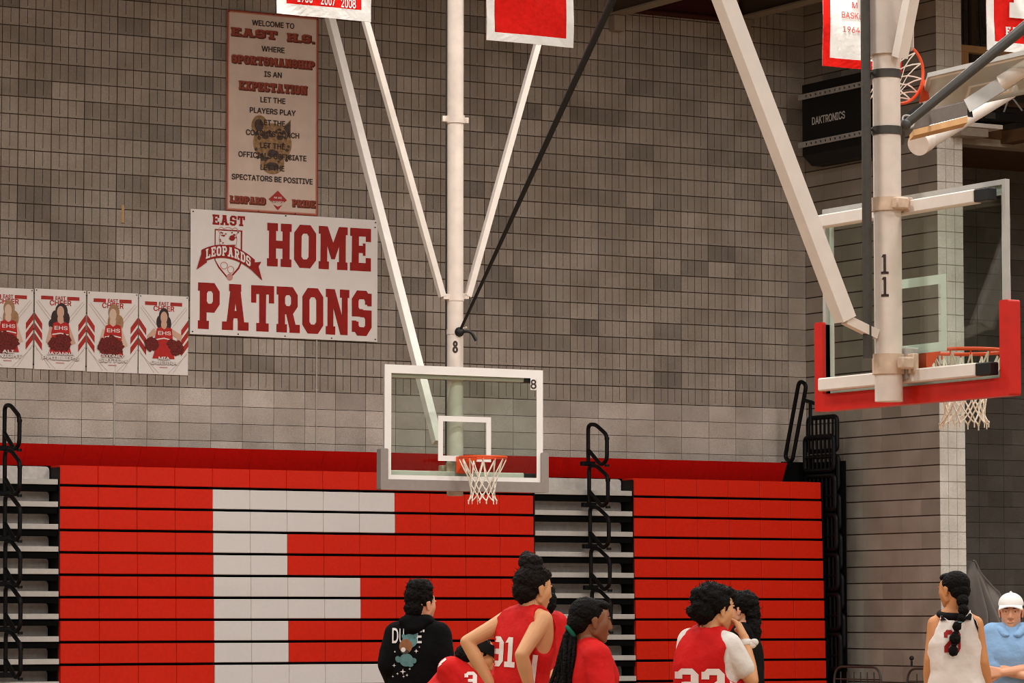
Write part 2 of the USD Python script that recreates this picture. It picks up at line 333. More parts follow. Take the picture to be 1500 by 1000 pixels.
# ---- slab-serif athletic capitals, ten units high
def B(x0, y0, x1, y1): return sbox(x0, y0, x1, y1)
def octo(x0, y0, x1, y1, c): return Polygon([(x0 + c, y0), (x1 - c, y0), (x1, y0 + c), (x1, y1 - c), (x1 - c, y1), (x0 + c, y1), (x0, y1 - c), (x0, y0 + c)])
def U(*g): return unary_union([k.buffer(0) for k in g])
SLAB = {
    'H': U(B(.6, 0, 3, 10), B(5.2, 0, 7.6, 10), B(0, 0, 3.6, 1.8), B(0, 8.2, 3.6, 10), B(4.6, 0, 8.2, 1.8), B(4.6, 8.2, 8.2, 10), B(3, 4.2, 5.2, 6)),
    'O': octo(0, 0, 7.4, 10, 1.9).difference(octo(2.5, 2, 4.9, 8, .6)),
    'M': U(B(.6, 0, 2.9, 10), B(6.9, 0, 9.2, 10), B(0, 0, 3.5, 1.8), B(6.3, 0, 9.8, 1.8), B(0, 8.2, 2.5, 10), B(7.3, 8.2, 9.8, 10), Polygon([(.8, 10), (3, 10), (4.9, 6.2), (6.8, 10), (9, 10), (5.5, 2.4), (4.3, 2.4)])),
    'E': U(B(.6, 0, 3, 10), B(0, 0, 7, 1.9), B(0, 8.1, 7, 10), B(3, 4.2, 4.9, 5.9), B(4.4, 3.6, 5.3, 6.5), B(5.4, 0, 7.2, 3.1), B(5.4, 6.9, 7.2, 10)),
    'P': U(B(.6, 0, 3, 10), B(0, 0, 3.8, 1.8), B(0, 8.2, 3, 10), octo(1, 3.6, 7.4, 10, 1.8).difference(octo(3, 5.5, 5.1, 8.2, .5))),
    'A': U(Polygon([(1.2, 0), (3.4, 0), (5.3, 9), (4.1, 10), (3.1, 10)]), Polygon([(5.8, 0), (8, 0), (6.1, 10), (4, 10), (4.2, 8)]), B(2.4, 2.6, 6.6, 4.2), B(0, 0, 3.8, 1.8), B(5.4, 0, 9.2, 1.8), B(2.4, 8.4, 6.6, 10)),
    'T': U(B(0, 8.1, 8, 10), B(0, 6.2, 1.8, 10), B(6.2, 6.2, 8, 10), B(2.8, 0, 5.2, 10), B(1.8, 0, 6.2, 1.8)),
    'R': U(B(.6, 0, 3, 10), B(0, 0, 3.7, 1.8), B(0, 8.2, 3, 10), octo(1, 4, 7.4, 10, 1.7).difference(octo(3, 5.8, 5.1, 8.2, .5)), Polygon([(3.2, 4.6), (5.6, 4.6), (7.4, 0), (4.9, 0)]), B(4.6, 0, 8.2, 1.8)),
    'N': U(B(.6, 0, 2.7, 10), B(5.7, 0, 7.8, 10), B(0, 0, 3.4, 1.8), B(0, 8.2, 2.6, 10), B(5, 8.2, 8.4, 10), Polygon([(.8, 10), (3.2, 10), (7.6, 0), (5.3, 0)])),
    'S': U(octo(0, 0, 7.2, 10, 1.9).difference(U(octo(2.4, 5.9, 4.8, 8.1, .4), octo(2.4, 1.9, 4.8, 4.1, .4), B(4, 5.7, 7.3, 6.9), B(-.1, 3.1, 3, 4.2))), B(5.6, 6.6, 7.2, 9.4), B(0, .8, 1.6, 3.3)),
    'L': U(B(.6, 0, 3, 10), B(0, 0, 7, 1.9), B(0, 8.2, 3.8, 10), B(5.2, 0, 7, 3.4)),
    'D': U(B(0, 0, 3, 1.8), B(0, 8.2, 3, 10), octo(.6, 0, 7.6, 10, 2).difference(octo(3, 1.9, 5.2, 8.1, .7)), B(.6, 0, 2, 10)),
    'I': U(B(1, 0, 3.4, 10), B(0, 0, 4.4, 1.8), B(0, 8.2, 4.4, 10)),
    'X': U(Polygon([(.6, 0), (3.2, 0), (7.6, 10), (5, 10)]), Polygon([(5, 0), (7.6, 0), (3.2, 10), (.6, 10)]), B(0, 0, 3.5, 1.8), B(4.7, 0, 8.2, 1.8), B(0, 8.2, 3.5, 10), B(4.7, 8.2, 8.2, 10)),
    'C': octo(0, 0, 7.2, 10, 1.9).difference(U(octo(2.5, 1.9, 5, 8.1, .5), B(4, 3.7, 7.3, 6.3))),
    '.': B(0, 0, 2, 2), '1': U(B(1.6, 0, 4, 10), B(0, 0, 5.6, 1.8), Polygon([(0, 8), (1.6, 8.2), (1.6, 10)])),
    '3': U(octo(0, 0, 7.2, 10, 1.9).difference(U(B(-.1, 1.9, 4.8, 4.2), B(-.1, 5.8, 4.8, 8.1), B(-.1, 3.2, 2, 6.8))), B(0, 1, 2.2, 3.2), B(0, 6.8, 2.2, 9), B(2.6, 4.1, 5.4, 5.9)),
    '2': U(B(0, 0, 7.2, 2), Polygon([(0, 1.9), (0, 2.8), (4.8, 6.2), (7.2, 6.2), (3, 1.9)]), octo(0, 5, 7.2, 10, 1.8).difference(B(-.1, 4.9, 4.8, 8)), B(0, 6.6, 2.4, 9), B(4.8, 5.2, 7.2, 8)),
    ' ': None,
}
def slab(text, h, gap=.9, squeeze=1.0):
    """shapely geometry of a word, baseline at y=0, centred on x=0, h tall"""
    out, x = [], 0.0
    for ch in text:
        g = SLAB[ch]
        if g is None: x += 4.5; continue
        x0, _, x1, _ = g.bounds
        out.append(affinity.translate(g, x - x0)); x += x1 - x0 + gap
    g = U(*out); x0, _, x1, _ = g.bounds; s = h / 10
    return affinity.affine_transform(g, [s * squeeze, 0, 0, s, -s * squeeze * (x0 + x1) / 2, 0])
def slab_w(text, h, w, gap=.9):
    g = slab(text, h, gap); x0, _, x1, _ = g.bounds
    return affinity.scale(g, w / (x1 - x0), 1, origin=(0, 0))
def sans(text, h, d=0.001, bold=False, w=None):
    m = meshkit.text_mesh(text, h, d, bold)
    b = m.bounds; m.apply_translation([-(b[0][0] + b[1][0]) / 2, 0, 0])
    if w: m.vertices[:, 0] *= w / (b[1][0] - b[0][0])
    return m
# ------------------------------------------------------------------ room shell
YW, XW, YB = 38.06, 26.33, 37.10       # back wall, side wall, face of the closed bleachers
YE, XE = 35.24, 26.72                  # end of the side wall
RH, BW = .2032, .4064                  # block course and block length
Z0 = 4.112                             # above this course the back wall is of slotted acoustic block

def setting(name):
    x = UsdGeom.Xform.Define(stage, '/World/' + name)
    locs['/World/' + name] = (np.zeros(3), 0)
    return tag(x.GetPrim(), kind='structure')

struct('floor', box(-8, 32, -8, 42, -.1, 0), M['floor'])
struct('ceiling', box(-8, 32, -8, 42, 9.75, 9.9), M['roof'])
struct('wall_left', box(-8.2, -8, -8, 42, 0, 9.75), M['paint'])
struct('wall_front', box(-8, 32, -8.2, -8, 0, 9.75), M['paint'])

def outline(w, h, slots):
    j = .006 if slots else .003
    g = sbox(j, j, w - j, h - j)
    if slots:
        cuts = [sbox(w / 2 - .0045, -1, w / 2 + .0045, 1)]
        for q in (.25, .75):
            cuts.append(sbox(w * q - .0036, h * .17, w * q + .0036, 1))
        g = g.difference(U(*cuts))
    return g
SLOT_M, PLAIN_M = extrude(outline(BW, RH, True), .016), extrude(outline(BW, RH, False), .016)

posters_px = [(331, 14, 465, 312), (278, 306, 551, 500), (0, 420, 275, 545)]
wall = setting('wall_back')
obj('mortar_bed', box(12.5, XW, YW + .016, YW + .3, 0, 9.75), M['mortar'], wall)
cells, rest = [], []
for k in range(-3, 34):
    x0 = 26.056 - k * BW
    if x0 < 12.6: continue
    for r in range(-6, 28):
        z0 = Z0 + r * RH
        w = min(BW, XW - x0)
        pl = Plane((x0, YW + .016, z0), (1, 0, 0), (0, 0, 1))
        src = (SLOT_M if r >= 0 else PLAIN_M) if w > BW - .01 else (extrude(outline(w, RH, False), .016) if w > .03 else None)
        if src is None: continue
        m = pl.put(src)
        px, py = proj((x0 + w / 2, YW, z0 + RH / 2))
        seen = 0 < px < 1500 and 0 < py < 655 and not any(a < px < c and b < py < d for a, b, c, d in posters_px)
        (cells if seen else rest).append((x0, 'block' if r >= 0 else 'block_plain', m))
cells.sort(key=lambda c: c[0])
for c in cells[:300]: obj('block', c[2], M[c[1]], wall)
for k_ in ('block', 'block_plain'):
    tag(obj('block_field', cat([c[2] for c in cells[300:] + rest if c[1] == k_]), M[k_], wall), kind='stuff')

wall = setting('wall_right')
obj('mortar_bed', box(XW + .016, XE - .005, YE + .016, YW + .3, 0, 9.75), M['mortar'], wall)
n = 0; rest = []
for k in range(7):
    y1 = YW - k * BW                      # towards the camera
    w = min(BW, y1 - YE)
    g = extrude(sbox(.002, .0075, w - .002, RH - .0075), .016)
    for r in range(-18, 28):
        z0 = Z0 + r * RH
        if z0 < 0: continue
        m = Plane((XW + .016, y1, z0), (0, -1, 0), (0, 0, 1)).put(g)
        py = proj((XW, y1 - w / 2, z0))[1]
        if n < 298 and -20 < py < 1010: obj('block', m, M['block_side'], wall); n += 1
        else: rest.append(m)
if rest: tag(obj('block_field', cat(rest), M['block_side'], wall), kind='stuff')
# the end of that wall, white below and bare above, in three scored strips
wall = setting('wall_end')
w = XE - XW
obj('mortar_bed', box(XW + .017, XE, YE + .014, YE + .05, 0, 9.75), M['mortar_white'], wall)
g = unary_union([sbox(a * w + .004, .005, b * w - .004, RH - .005) for a, b in ((0, .333), (.333, .667), (.667, 1))])
g = extrude(g, .014)
for r in range(-20, 28):
    z0 = Z0 + r * RH
    if z0 < 0: continue
    obj('block', Plane((XW, YE + .014, z0), (1, 0, 0), (0, 0, 1)).put(g), M['block_white'], wall)
# the recess beyond it, under a mezzanine
YR = YE + 2.4
wall = setting('wall_recess')
obj('mortar_bed', box(XE, 32, YR + .016, YR + .3, 0, 9.75), M['mortar'], wall)
n = 0; rest = []
for k in range(12):
    for r in range(-20, 28):
        z0 = Z0 + r * RH; x0 = XE + k * BW
        if z0 < 0: continue
        m = Plane((x0, YR + .016, z0), (1, 0, 0), (0, 0, 1)).put(PLAIN_M)
        px, py = proj((x0 + .2, YR, z0))
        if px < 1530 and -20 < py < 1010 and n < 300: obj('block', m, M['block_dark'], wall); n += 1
        else: rest.append(m)
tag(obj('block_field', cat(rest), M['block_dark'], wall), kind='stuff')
struct('wall_recess_side', box(31.9, 32, -8, YR + .1, 0, 9.75), M['paint'])

# mezzanine over the recess
mz = setting('ceiling_mezzanine')
def zat(px, py, Y): return atY(px, py, Y)[2]
zs = zat(1430, 204, YE + .1)
obj('deck', box(XE + .01, 31.8, YE + .35, YR, zs, zs + .16), M['darkwood'], mz)
obj('edge_beam', box(XE + .01, 31.8, YE + .1, YE + .35, zs - .07, zs + .02), M['stone'], mz)
obj('edge_board', box(XE + .01, 31.8, YE + .08, YE + .12, zs + .02, zs + .16), M['darkwood'], mz)
a = atY(1440, 222, YE)
obj('cross_beam', box(a[0] + .35, a[0] + .55, YE - 9, YE + .1, zs - .03, zs + .12), M['darkwood'], mz)

# roof joists bearing on the back wall, and the ledger between them
for px in (912, 1097):
    p = atY(px, 14, YW - .2); x = p[0]; zb = atY(px, 18 if px < 1000 else 24, YW - .3)[2]
    t = thing('roof_joist', 'brown roof joist on a beige block, %s' % ('meeting the wall above the black hoist strut' if px < 1000 else 'meeting the wall near the room corner'), 'roof joist', (x, YW - .4, zb))
    obj('web', box(x - .02, x + .02, 5, YW, zb + .02, 9.75), M['joist'], t)
    obj('bottom_flange', box(x - .1, x + .1, 5, YW, zb, zb + .025), M['stone'], t)
    obj('bearing_block', cbox(x - .08, x + .08, YW - .14, YW, zb - .2, zb, .01), M['stone'], t)
    if px < 1000: xa, za = x, zb
    else: xb = x
t = thing('wall_ledger', 'dark red steel ledger along the top of the block wall', 'ledger', (xa, YW, za))
obj('channel', box(xa + .1, xb - .1, YW - .12, YW, za + .08, za + .3), M['joist_red'], t)
obj('lower_flange', box(xa + .1, xb - .1, YW - .2, YW, za + .06, za + .08), M['joist_red'], t)

# ------------------------------------------------------------------ bleachers
PITCH_Z = .2475
def gap_z(i): return ZC + 1.4538 - PITCH_Z * i       # joint below row i, counted from the top
ROWS = 12
def setback(i): return .01 * i
def bleacher(label, x0, n, pitch, white=()):
    t = thing('bleacher_section', label, 'bleachers', (x0 + n * pitch / 2, YB, 0))
    x1 = x0 + n * pitch
    for i in range(ROWS):
        z0, z1 = gap_z(i) + .014, gap_z(i) + PITCH_Z - .014
        if i == 0: z1 -= .01
        y = YB - setback(i)
        for k in range(n):
            wh = (i, k) in white
            obj('seat_module', cbox(x0 + k * pitch + .0015, x0 + (k + 1) * pitch - .0015, y, y + .26, z0, z1, .006), M['white_seat' if wh else 'red_seat'], t,
                label='white seat module' if wh else None)
        obj('row_beam', box(x0 + .01, x1 - .01, y + .03, y + .3, gap_z(i) - .03, gap_z(i) + .03), M['black_deep'], t)
    obj('understructure', box(x0 + .02, x1 - .02, YB + .24, YW - .06, 0, gap_z(0) + .1), M['black_deep'], t)
    for s, x in ((0, x0 - .012), (1, x1)):
        obj('end_panel', box(x, x + .012, YB - .02, YB + .34, .05, gap_z(0) + .2), M['black'], t)
    return t
E = set()
for i, ks in {1: range(4, 9), 2: range(4, 9), 3: (4, 5), 4: (4, 5), 5: range(4, 8), 6: range(4, 8), 7: (4, 5), 8: (4, 5), 9: range(4, 9), 10: range(4, 9)}.items():
    for k in ks: E.add((i, k))
XA0, XA1, XB0, XB1 = 15.63, 21.71, 23.11, 25.88
PA, PB = (XA1 - XA0) / 13, (XB1 - XB0) / 6
bleacher('closed red bleacher bank with a big white letter E across its seats', XA0, 13, PA, E)
bleacher('plain red closed bleacher bank beside the black end guardrails', XB0, 6, PB)

def aisle(label, x0, x1):
    t = thing('aisle_steps', label, 'bleacher aisle steps', ((x0 + x1) / 2, YB, 0))
    for i in range(ROWS):
        g, y = gap_z(i), YB - setback(i)
        obj('step_nosing', cbox(x0 + .016, x1 - .018, y - .01, y + .3, g + .006, g + .066, .004), M['alu'], t)
        obj('step_beam', box(x0 + .016, x1 - .018, y + .012, y + .3, g - .066, g + .006), M['black_deep'], t)
        top = g + PITCH_Z - .062 if i else g + .215
        r = Polygon(rounded([(x0 + .016, g + .03), (x1 - .02, g + .03), (x1 - .02, top), (x0 + .016, top)], .05, 4))
        obj('step_riser', Plane((0, YB + .25, 0), (1, 0, 0), (0, 0, 1)).flat(r, 0, .012), M['riser'], t)
    obj('understructure', box(x0 + .016, x1 - .016, YB + .34, YW - .06, 0, gap_z(0) + .06), M['black_deep'], t)
aisle('grey stepped aisle at the outer end of the letter E bleacher bank', 13.6, XA0)
aisle('grey stepped aisle between the two red bleacher banks', XA1, XB0)

# topmost row: back boards along the wall, above and behind the top seat row
xr = atY(1152, 680, YB + .52)[0]
t = thing('bleacher_back_row', 'red back panels with shade painted in, running along the wall above both bleacher banks', 'bleacher backrest', (20, YB + .5, 3.1))
p = .4667; x = xr - 27 * p
zt, zb = atY(40, 649.5, YB + .55)[2], atY(40, 681, YB + .55)[2]
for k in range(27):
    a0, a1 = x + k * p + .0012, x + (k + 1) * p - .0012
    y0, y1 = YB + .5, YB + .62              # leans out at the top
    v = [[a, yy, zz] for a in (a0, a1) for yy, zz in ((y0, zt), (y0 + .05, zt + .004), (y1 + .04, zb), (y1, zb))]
    obj('back_panel', trimesh.convex.convex_hull(np.array(v)), M['red_back_shaded'], t)
obj('support_rail', box(x, xr, YB + .66, YB + .72, zb - .1, zb + .1), M['black'], t)

# aisle handrails: a post at every second row, with a loop that leans out towards the room
def handrail(x, z, label, group, k, post=.88):
    y = YB - .07 - setback(2 * k + 1)
    t = thing('aisle_handrail', label, 'handrail', (x, y, z), group=group)
    r = .024
    Y = lambda d: y - d
    obj('post', tube([(x, y, z + .386), (x, y, z + post - .06)], r, 10), M['black'], t, smooth=40)
    L = [(x, Y(0), z + post - .43), (x, Y(0), z + post), (x, Y(.16), z + post), (x, Y(.43), z + post - .14), (x, Y(.43), z + post - .44), (x, Y(.30), z + post - .50)]
    obj('loop', tube(rounded_open(L + [(x, Y(0.0), z + post - .30)], .07, 5)[1:], r, 10), M['black'], t, smooth=40)
    obj('base_bracket', cbox(x - .09, x + .09, y - .03, y + .045, z + .386, z + .44, .006), M['black'], t)
    for zz in (post - .1, post - .42):
        obj('clamp_collar', tube([(x, Y(.43), z + zz - .10), (x, Y(.43), z + zz - .07)], r * 1.25, 8), M['black'], t)
ords = ['topmost', 'second highest', 'third', 'fourth', 'fifth', 'lowest']
xm = atY(861, 660, YB - .07)[0]
zt0 = atY(861, 622, YB - .07)[2]
xl = atY(6, 640, YB - .07)[0]
zl0 = atY(6, 594, YB - .07)[2]
for k in range(5):
    handrail(xm, zt0 - .88 - 2 * PITCH_Z * k, 'black looped handrail, %s of those in the aisle between the bleacher banks' % ords[k], 'handrails in the aisle between the banks', k)
for k in range(6):
    handrail(xl, zl0 - .88 - 2 * PITCH_Z * k, 'black looped handrail, %s of those in the aisle under the cheer posters' % ords[k], 'handrails in the aisle under the cheer posters', k)

# end guardrails of the closed bank, nested one behind the other
xg = 26.03
p0, p1 = atX(1184, 640, xg), atX(1226, 640, xg)
ya, yb = p0[1], p1[1]; zg = atX(1205, 611, xg)[2]
for k in range(12):
    z1 = zg - k * PITCH_Z; z0 = max(z1 - .425, .06); xk = xg - (.06 if k % 2 else 0); dy = -.012 * k
    if z1 - z0 < .3: break
    t = thing('end_guardrail', ('topmost black tubular end guardrail of the nested stack beside the red bleacher' if k == 0 else
              'black tubular end guardrail, %s of the nested stack beside the red bleacher' % ['', 'second', 'third', 'fourth', 'fifth', 'sixth', 'seventh', 'eighth', 'ninth', 'tenth', 'eleventh', 'twelfth'][k]), 'guardrail', (xk, yb, z0), group='nested end guardrails')
    W = lambda y, z: (xk, y + dy, z)
    obj('frame', tube(rounded([W(ya, z0), W(ya, z1), W(yb, z1), W(yb, z0)], .07, 5), .030, 8, closed=True), M['black'], t, smooth=40)
    obj('mid_rail', tube([W(ya, z1 - .26), W(yb, z1 - .26)], .018, 8), M['black'], t, smooth=40)
    for q in range(1, 7):
        yy = ya + (yb - ya) * q / 7
        obj('bar', tube([W(yy, z0), W(yy, z1)], .016, 6), M['black'], t, smooth=40)
t = thing('end_curtain', 'black end panel closing the gap between the red bleacher and the side wall', 'bleacher end panel', (26.1, YB + .4, 0))
obj('panel', box(XB1 + .02, XW - .07, YB + .66, YB + .70, 0, zg - .55), M['black_deep'], t)
obj('top_sheet', box(xr + .005, XW - .07, YB + .62, YB + .65, gap_z(0) + .12, zt + .02), M['black_deep'], t)
obj('side_sheet', box(xg + .036, xg + .044, yb - .13, ya + .02, 0, zg - .56), M['black'], t)
# leaning rail on the top row
xg2 = 25.86
q0, q1 = atX(1155, 674, xg2), atX(1176, 560, xg2)
t = thing('leaning_rail', 'black narrow loop rail leaning against the wall behind the end guardrails', 'guardrail', tuple(q0))
dv = (q1 - q0); dv /= np.linalg.norm(dv); sd = np.cross(dv, [1, 0, 0]) * .085
obj('loop', tube(rounded([q0 - sd, q1 - sd, q1 + sd, q0 + sd], .08, 6), .026, 8, closed=True), M['black'], t, smooth=40)
obj('foot_post', tube([q0 + dv * .02, [q0[0], q0[1], gap_z(0) + .1]], .024, 8), M['black'], t, smooth=40)
obj('tie_bar', tube([atX(1178, 586, xg2), atX(1198, 592, xg2)], .024, 8), M['black'], t, smooth=40)
obj('clamp', tube([atX(1187, 586, xg2), atX(1187, 622, xg2)], .022, 8), M['black'], t, smooth=40)

# ------------------------------------------------------------------ basketball hoops
def torus(R, r, c=(0, 0, 0), n=40, m=10):
    a = np.arange(n) * 2 * math.pi / n
    t = tube(np.stack([R * np.cos(a), R * np.sin(a), 0 * a], 1), r, m, closed=True); t.apply_translation(c); return t
def net_mesh(R, depth, seed, flare=1.0, sway=(0, 0)):
    """knotted net: cords cross between twelve hooks down to a narrower hem"""
    rng = np.random.default_rng(seed); out = []
    levels = [0, .38, .53, .67, .80, .92]
    rad = [1.0, .66, .56, .52, .51, .56 * flare]
    P = []
    for i, (l, q) in enumerate(zip(levels, rad)):
        row = []
        for k in range(12):
            a = (k + .5 * (i % 2)) * math.pi / 6 + rng.normal(0, .05)
            row.append(np.array([R * q * math.cos(a) + sway[0] * l * l, R * q * math.sin(a) + sway[1] * l * l, -depth * l + rng.normal(0, .004)]))
        P.append(row)
    for i in range(len(levels) - 1):
        for k in range(12):
            for s in (0, 1):
                j = (k + (s if i % 2 else s - 1)) % 12
                a, b = P[i][k], P[i + 1][j]
                mid = (a + b) / 2; mid[2] -= .006
                out.append(tube([a, mid, b], .0052 if i else .006, 5))
        for k in range(12): out.append(trimesh.creation.icosphere(1, .0075).apply_translation(P[i + 1][k]))
    for k in range(12):
        e = P[-1][k] + np.array([0, 0, -depth * .07])
        out.append(tube([P[-1][k], e], .004, 5))
    return cat(out)

HB, HT = 2.795, 3.97          # bottom and top of the board
def hoop(label, loc, rot, cfg):
    t = thing('basketball_hoop', label, 'basketball hoop', (*loc, 0), rot)
    O = lambda name, m, mt, parent=t, **k: obj(name, m, mt, parent, local=True, **k)
    hw = .914
    # glass and its painted lines (front is -y)
    O('board_glass', box(-hw + .01, hw - .01, -.006, .006, HB + .01, HT - .01), M['glass'])
    fr = sbox(-hw, HB, hw, HT).difference(sbox(-hw + .03, HB + .03, hw - .03, HT - .03))
    O('edge_frame', Plane((0, .022, 0), (1, 0, 0), (0, 0, 1)).flat(fr, 0, .03), M['frame'])
    bd = sbox(-hw, HB, hw, HT).difference(sbox(-hw + .075, HB + .075, hw - .075, HT - .085))
    O('border_stripe', Plane((0, -.009, 0), (1, 0, 0), (0, 0, 1)).flat(bd, 0, .0015), M['border'])
    zb, zt = 3.02, 3.474
    bx = sbox(-.305, zb, .305, zt).difference(sbox(-.25, zb + .055, .25, zt - .055))
    O('target_square', Plane((0, -.0085, 0), (1, 0, 0), (0, 0, 1)).flat(bx, 0, .0015), M['border'])
    # foam pad along the bottom and up the corners
    pz = cfg['pad_top']
    pad = U(sbox(-hw - .055, HB - .075, hw + .055, HB + .03), sbox(-hw - .055, HB - .075, -hw + .03, pz), sbox(hw - .03, HB - .075, hw + .055, pz))
    pad = pad.difference(sbox(-hw + .03, HB + .03, hw - .03, HT))
    pad = pad.buffer(-.015).buffer(.015)
    pp = O('corner_pad', Plane((0, .05, 0), (1, 0, 0), (0, 0, 1)).flat(pad, 0, .085), cfg['pad'])
    # rim, neck and net
    rz = 3.048; rc = -.15 - .229
    rm = O('rim', cat(torus(.237, .0115, (0, rc, rz)), *[tube([(.237 * math.cos(a), rc + .237 * math.sin(a), rz - .008), (.237 * math.cos(a), rc + .237 * math.sin(a), rz - .035)], .005, 5) for a in np.arange(12) * math.pi / 6]), M['rim'], smooth=40)
    nb = [(-.10, -.012, rz + .02), (.10, -.012, rz + .02), (-.10, -.03, rz + .02), (.10, -.03, rz + .02), (-.06, -.165, rz + .012), (.06, -.165, rz + .012),
          (-.10, -.012, rz - .15), (.10, -.012, rz - .15), (-.045, -.15, rz - .03), (.045, -.15, rz - .03)]
    O('rim_bracket', trimesh.convex.convex_hull(np.array(nb)), M['rim'])
    nm = net_mesh(.234, .45, cfg['seed'], 1.12, cfg.get('sway', (0, 0))); nm.apply_translation((0, rc, rz - .02))
    O('net', nm, M['net'])
    # mast and what is fixed to it
    my, mr = .19, .083
    O('mast', tube([(0, my, cfg.get('mast_end', 2.73)), (0, my, 9.75)], mr, 24), cfg['mast'], smooth=40)
    O('mount_box', cbox(-.09, .09, .03, my - mr + .02, 2.86, 3.05, .008), M['chrome'])
    for z, dz, l in ((2.95, .12, .15), (3.9, .08, .11)):
        O('mast_clamp', cat(tube([(0, my, z - dz / 2), (0, my, z + dz / 2)], mr + .014, 20), cbox(-l, l, my - .11, my - .07, z - dz / 2, z + dz / 2, .006), cbox(-l - .03, -l + .03, my - .06, my + .03, z - .035, z + .035, .01)), M['rust'], smooth=40)
    for z in (HB + .085, HT - .085):
        fl = cfg.get('flip', 1)
        sb_ = O('support_bar', cbox(min(-.72 * fl, .86 * fl), max(-.72 * fl, .86 * fl), .035, .105, z - .04, z + .04, .008), M['white_steel'])
        O('end_cap', cbox(min(-.86 * fl, -.72 * fl), max(-.86 * fl, -.72 * fl), .037, .103, z - .037, z + .037, .006), M['strut_black'], sb_)
    if cfg.get('sleeve'):
        O('upper_sleeve', tube([(0, my, cfg['sleeve']), (0, my, 9.75)], .108, 24), M['sleeve'], smooth=40)
        O('sleeve_plate', cbox(-.13, .09, my - .125, my - .09, cfg['sleeve'] + .02, cfg['sleeve'] + .5, .02), M['sleeve'])
    else:
        O('mast_collar', cat(tube([(0, my, 6.47), (0, my, 6.55)], mr + .012, 20), cbox(-.15, .15, my - .012, my + .012, 6.48, 6.54, .004)), M['worn_steel'], smooth=40)
    O('winch_tube', tube([(0, my + .15, cfg['winch_bottom']), (0, my + .15, 9.75)], .03, 10), M['strut_grey'], smooth=40)
    for z in (4.34, 4.68):
        O('strap', cat(tube([(0, my, z - .025), (0, my, z + .025)], mr + .006, 20), tube([(.0, my + .15, z - .012), (.11, my - .04, z + .05)], .009, 6)), M['strut_grey'] if cfg.get('sleeve') else M['worn_steel'], smooth=40)
    # braces up to the roof
    for nm_, a, b, w in cfg['braces']:
        a, b = np.array(a), np.array(b); d = b - a; e = a + d * ((9.7 - a[2]) / d[2])
        O(nm_, cat(bar(a, e, w)), M['white_steel'])
    for a, b in cfg['ears']:
        O('brace_ear', bar(a, b, .055), M['worn_steel'])
    a, b = cfg['strut']; a, b = np.array(a), np.array(b); d = b - a; e = a + d * ((9.6 - a[2]) / d[2])
    k = [a, a + (e - a) * .35, e]
    s_ = O('hoist_strut', tube(k, cfg['strut_r'], 10), cfg['strut_mat'], smooth=40)
    O('strut_joint', cat(trimesh.creation.icosphere(2, cfg.get('knot', .05)).apply_translation(a), tube(rounded_open([a, a + [.10, -.06, .01], a + [.15, -.08, -.09]], .06), .018, 6)), cfg['strut_mat'])
    for m, mt in cfg.get('marks', []):
        O('painted_number', m, mt)
    return t

def loc_of(p, loc, rot):
    q = np.asarray(p) - np.array([*loc, 0]); a = -math.radians(rot)
    return np.array([q[0] * math.cos(a) - q[1] * math.sin(a), q[0] * math.sin(a) + q[1] * math.cos(a), q[2]])
def wrap_text(geom, r, cy, z, side, ang0=0.0):
    """text on the round mast; side -1 towards local -y, +1 towards +y"""
    m = extrude(geom.segmentize(.01), .002) if hasattr(geom, 'segmentize') else extrude(geom, .002)
    v = m.vertices.copy(); ang = v[:, 0] / r + ang0; rr = r + v[:, 2]
    m.vertices = np.stack([(1 if side < 0 else -1) * rr * np.sin(ang), cy + side * rr * np.cos(ang), z + v[:, 1]], 1)
    m.fix_normals(); return m
def digit8(h, t):
    a = Point(0, h * .27).buffer(h * .24); b = Point(0, h * .72).buffer(h * .21)
    a = affinity.scale(a, .9, 1.1); b = affinity.scale(b, .9, 1.15)
    return U(a.difference(affinity.scale(a.buffer(-t), 1, 1)), b.difference(b.buffer(-t)))
# far hoop, facing us
L8 = (17.735, 31.68)
on = lambda px, py, b: loc_of(atY(px, py, L8[1] + b), L8, 0)
onx = lambda px, py, l: loc_of(atX(px, py, L8[0] + l), L8, 0)
bA = onx(641, 648, -.03); bA2 = onx(485, 32, -.03)
vL, vL2 = on(648, 434, .19), on(537, 36, .19)
vR, vR2 = on(685, 434, .19), on(786, 70, .19)
st, st2 = onx(673, 486, .0), onx(896, 2, .0)
n8 = wrap_text(digit8(.13, .02), .084, .19, 4.12, -1, -.5)
s8 = Plane((.80, -.012, 3.78), (1, 0, 0), (0, 0, 1))
hoop('far glass-board basketball hoop with grey padding, hung from the roof in front of the bleachers', L8, 0, dict(
    pad=M['pad_grey'], pad_top=3.13, seed=3, mast_end=2.68, flip=-1, mast=M['worn_steel'], winch_bottom=3.0,
    braces=[('back_brace', bA, bA2, .085), ('side_brace', vL, vL2, .062), ('side_brace', vR, vR2, .062)],
    ears=[(vL, (-.07, .19, vL[2])), (vR, (.07, .19, vR[2]))],
    strut=(st, st2), strut_r=[.014, .028, .052], strut_mat=M['strut_black'],
    marks=[(n8, M['ink']), (s8.put(cat(sans('8', .09, .002, True)), .002), M['ink']), (s8.flat(sbox(-.035, -.015, .035, .105), 0, .001), M['border'])]))
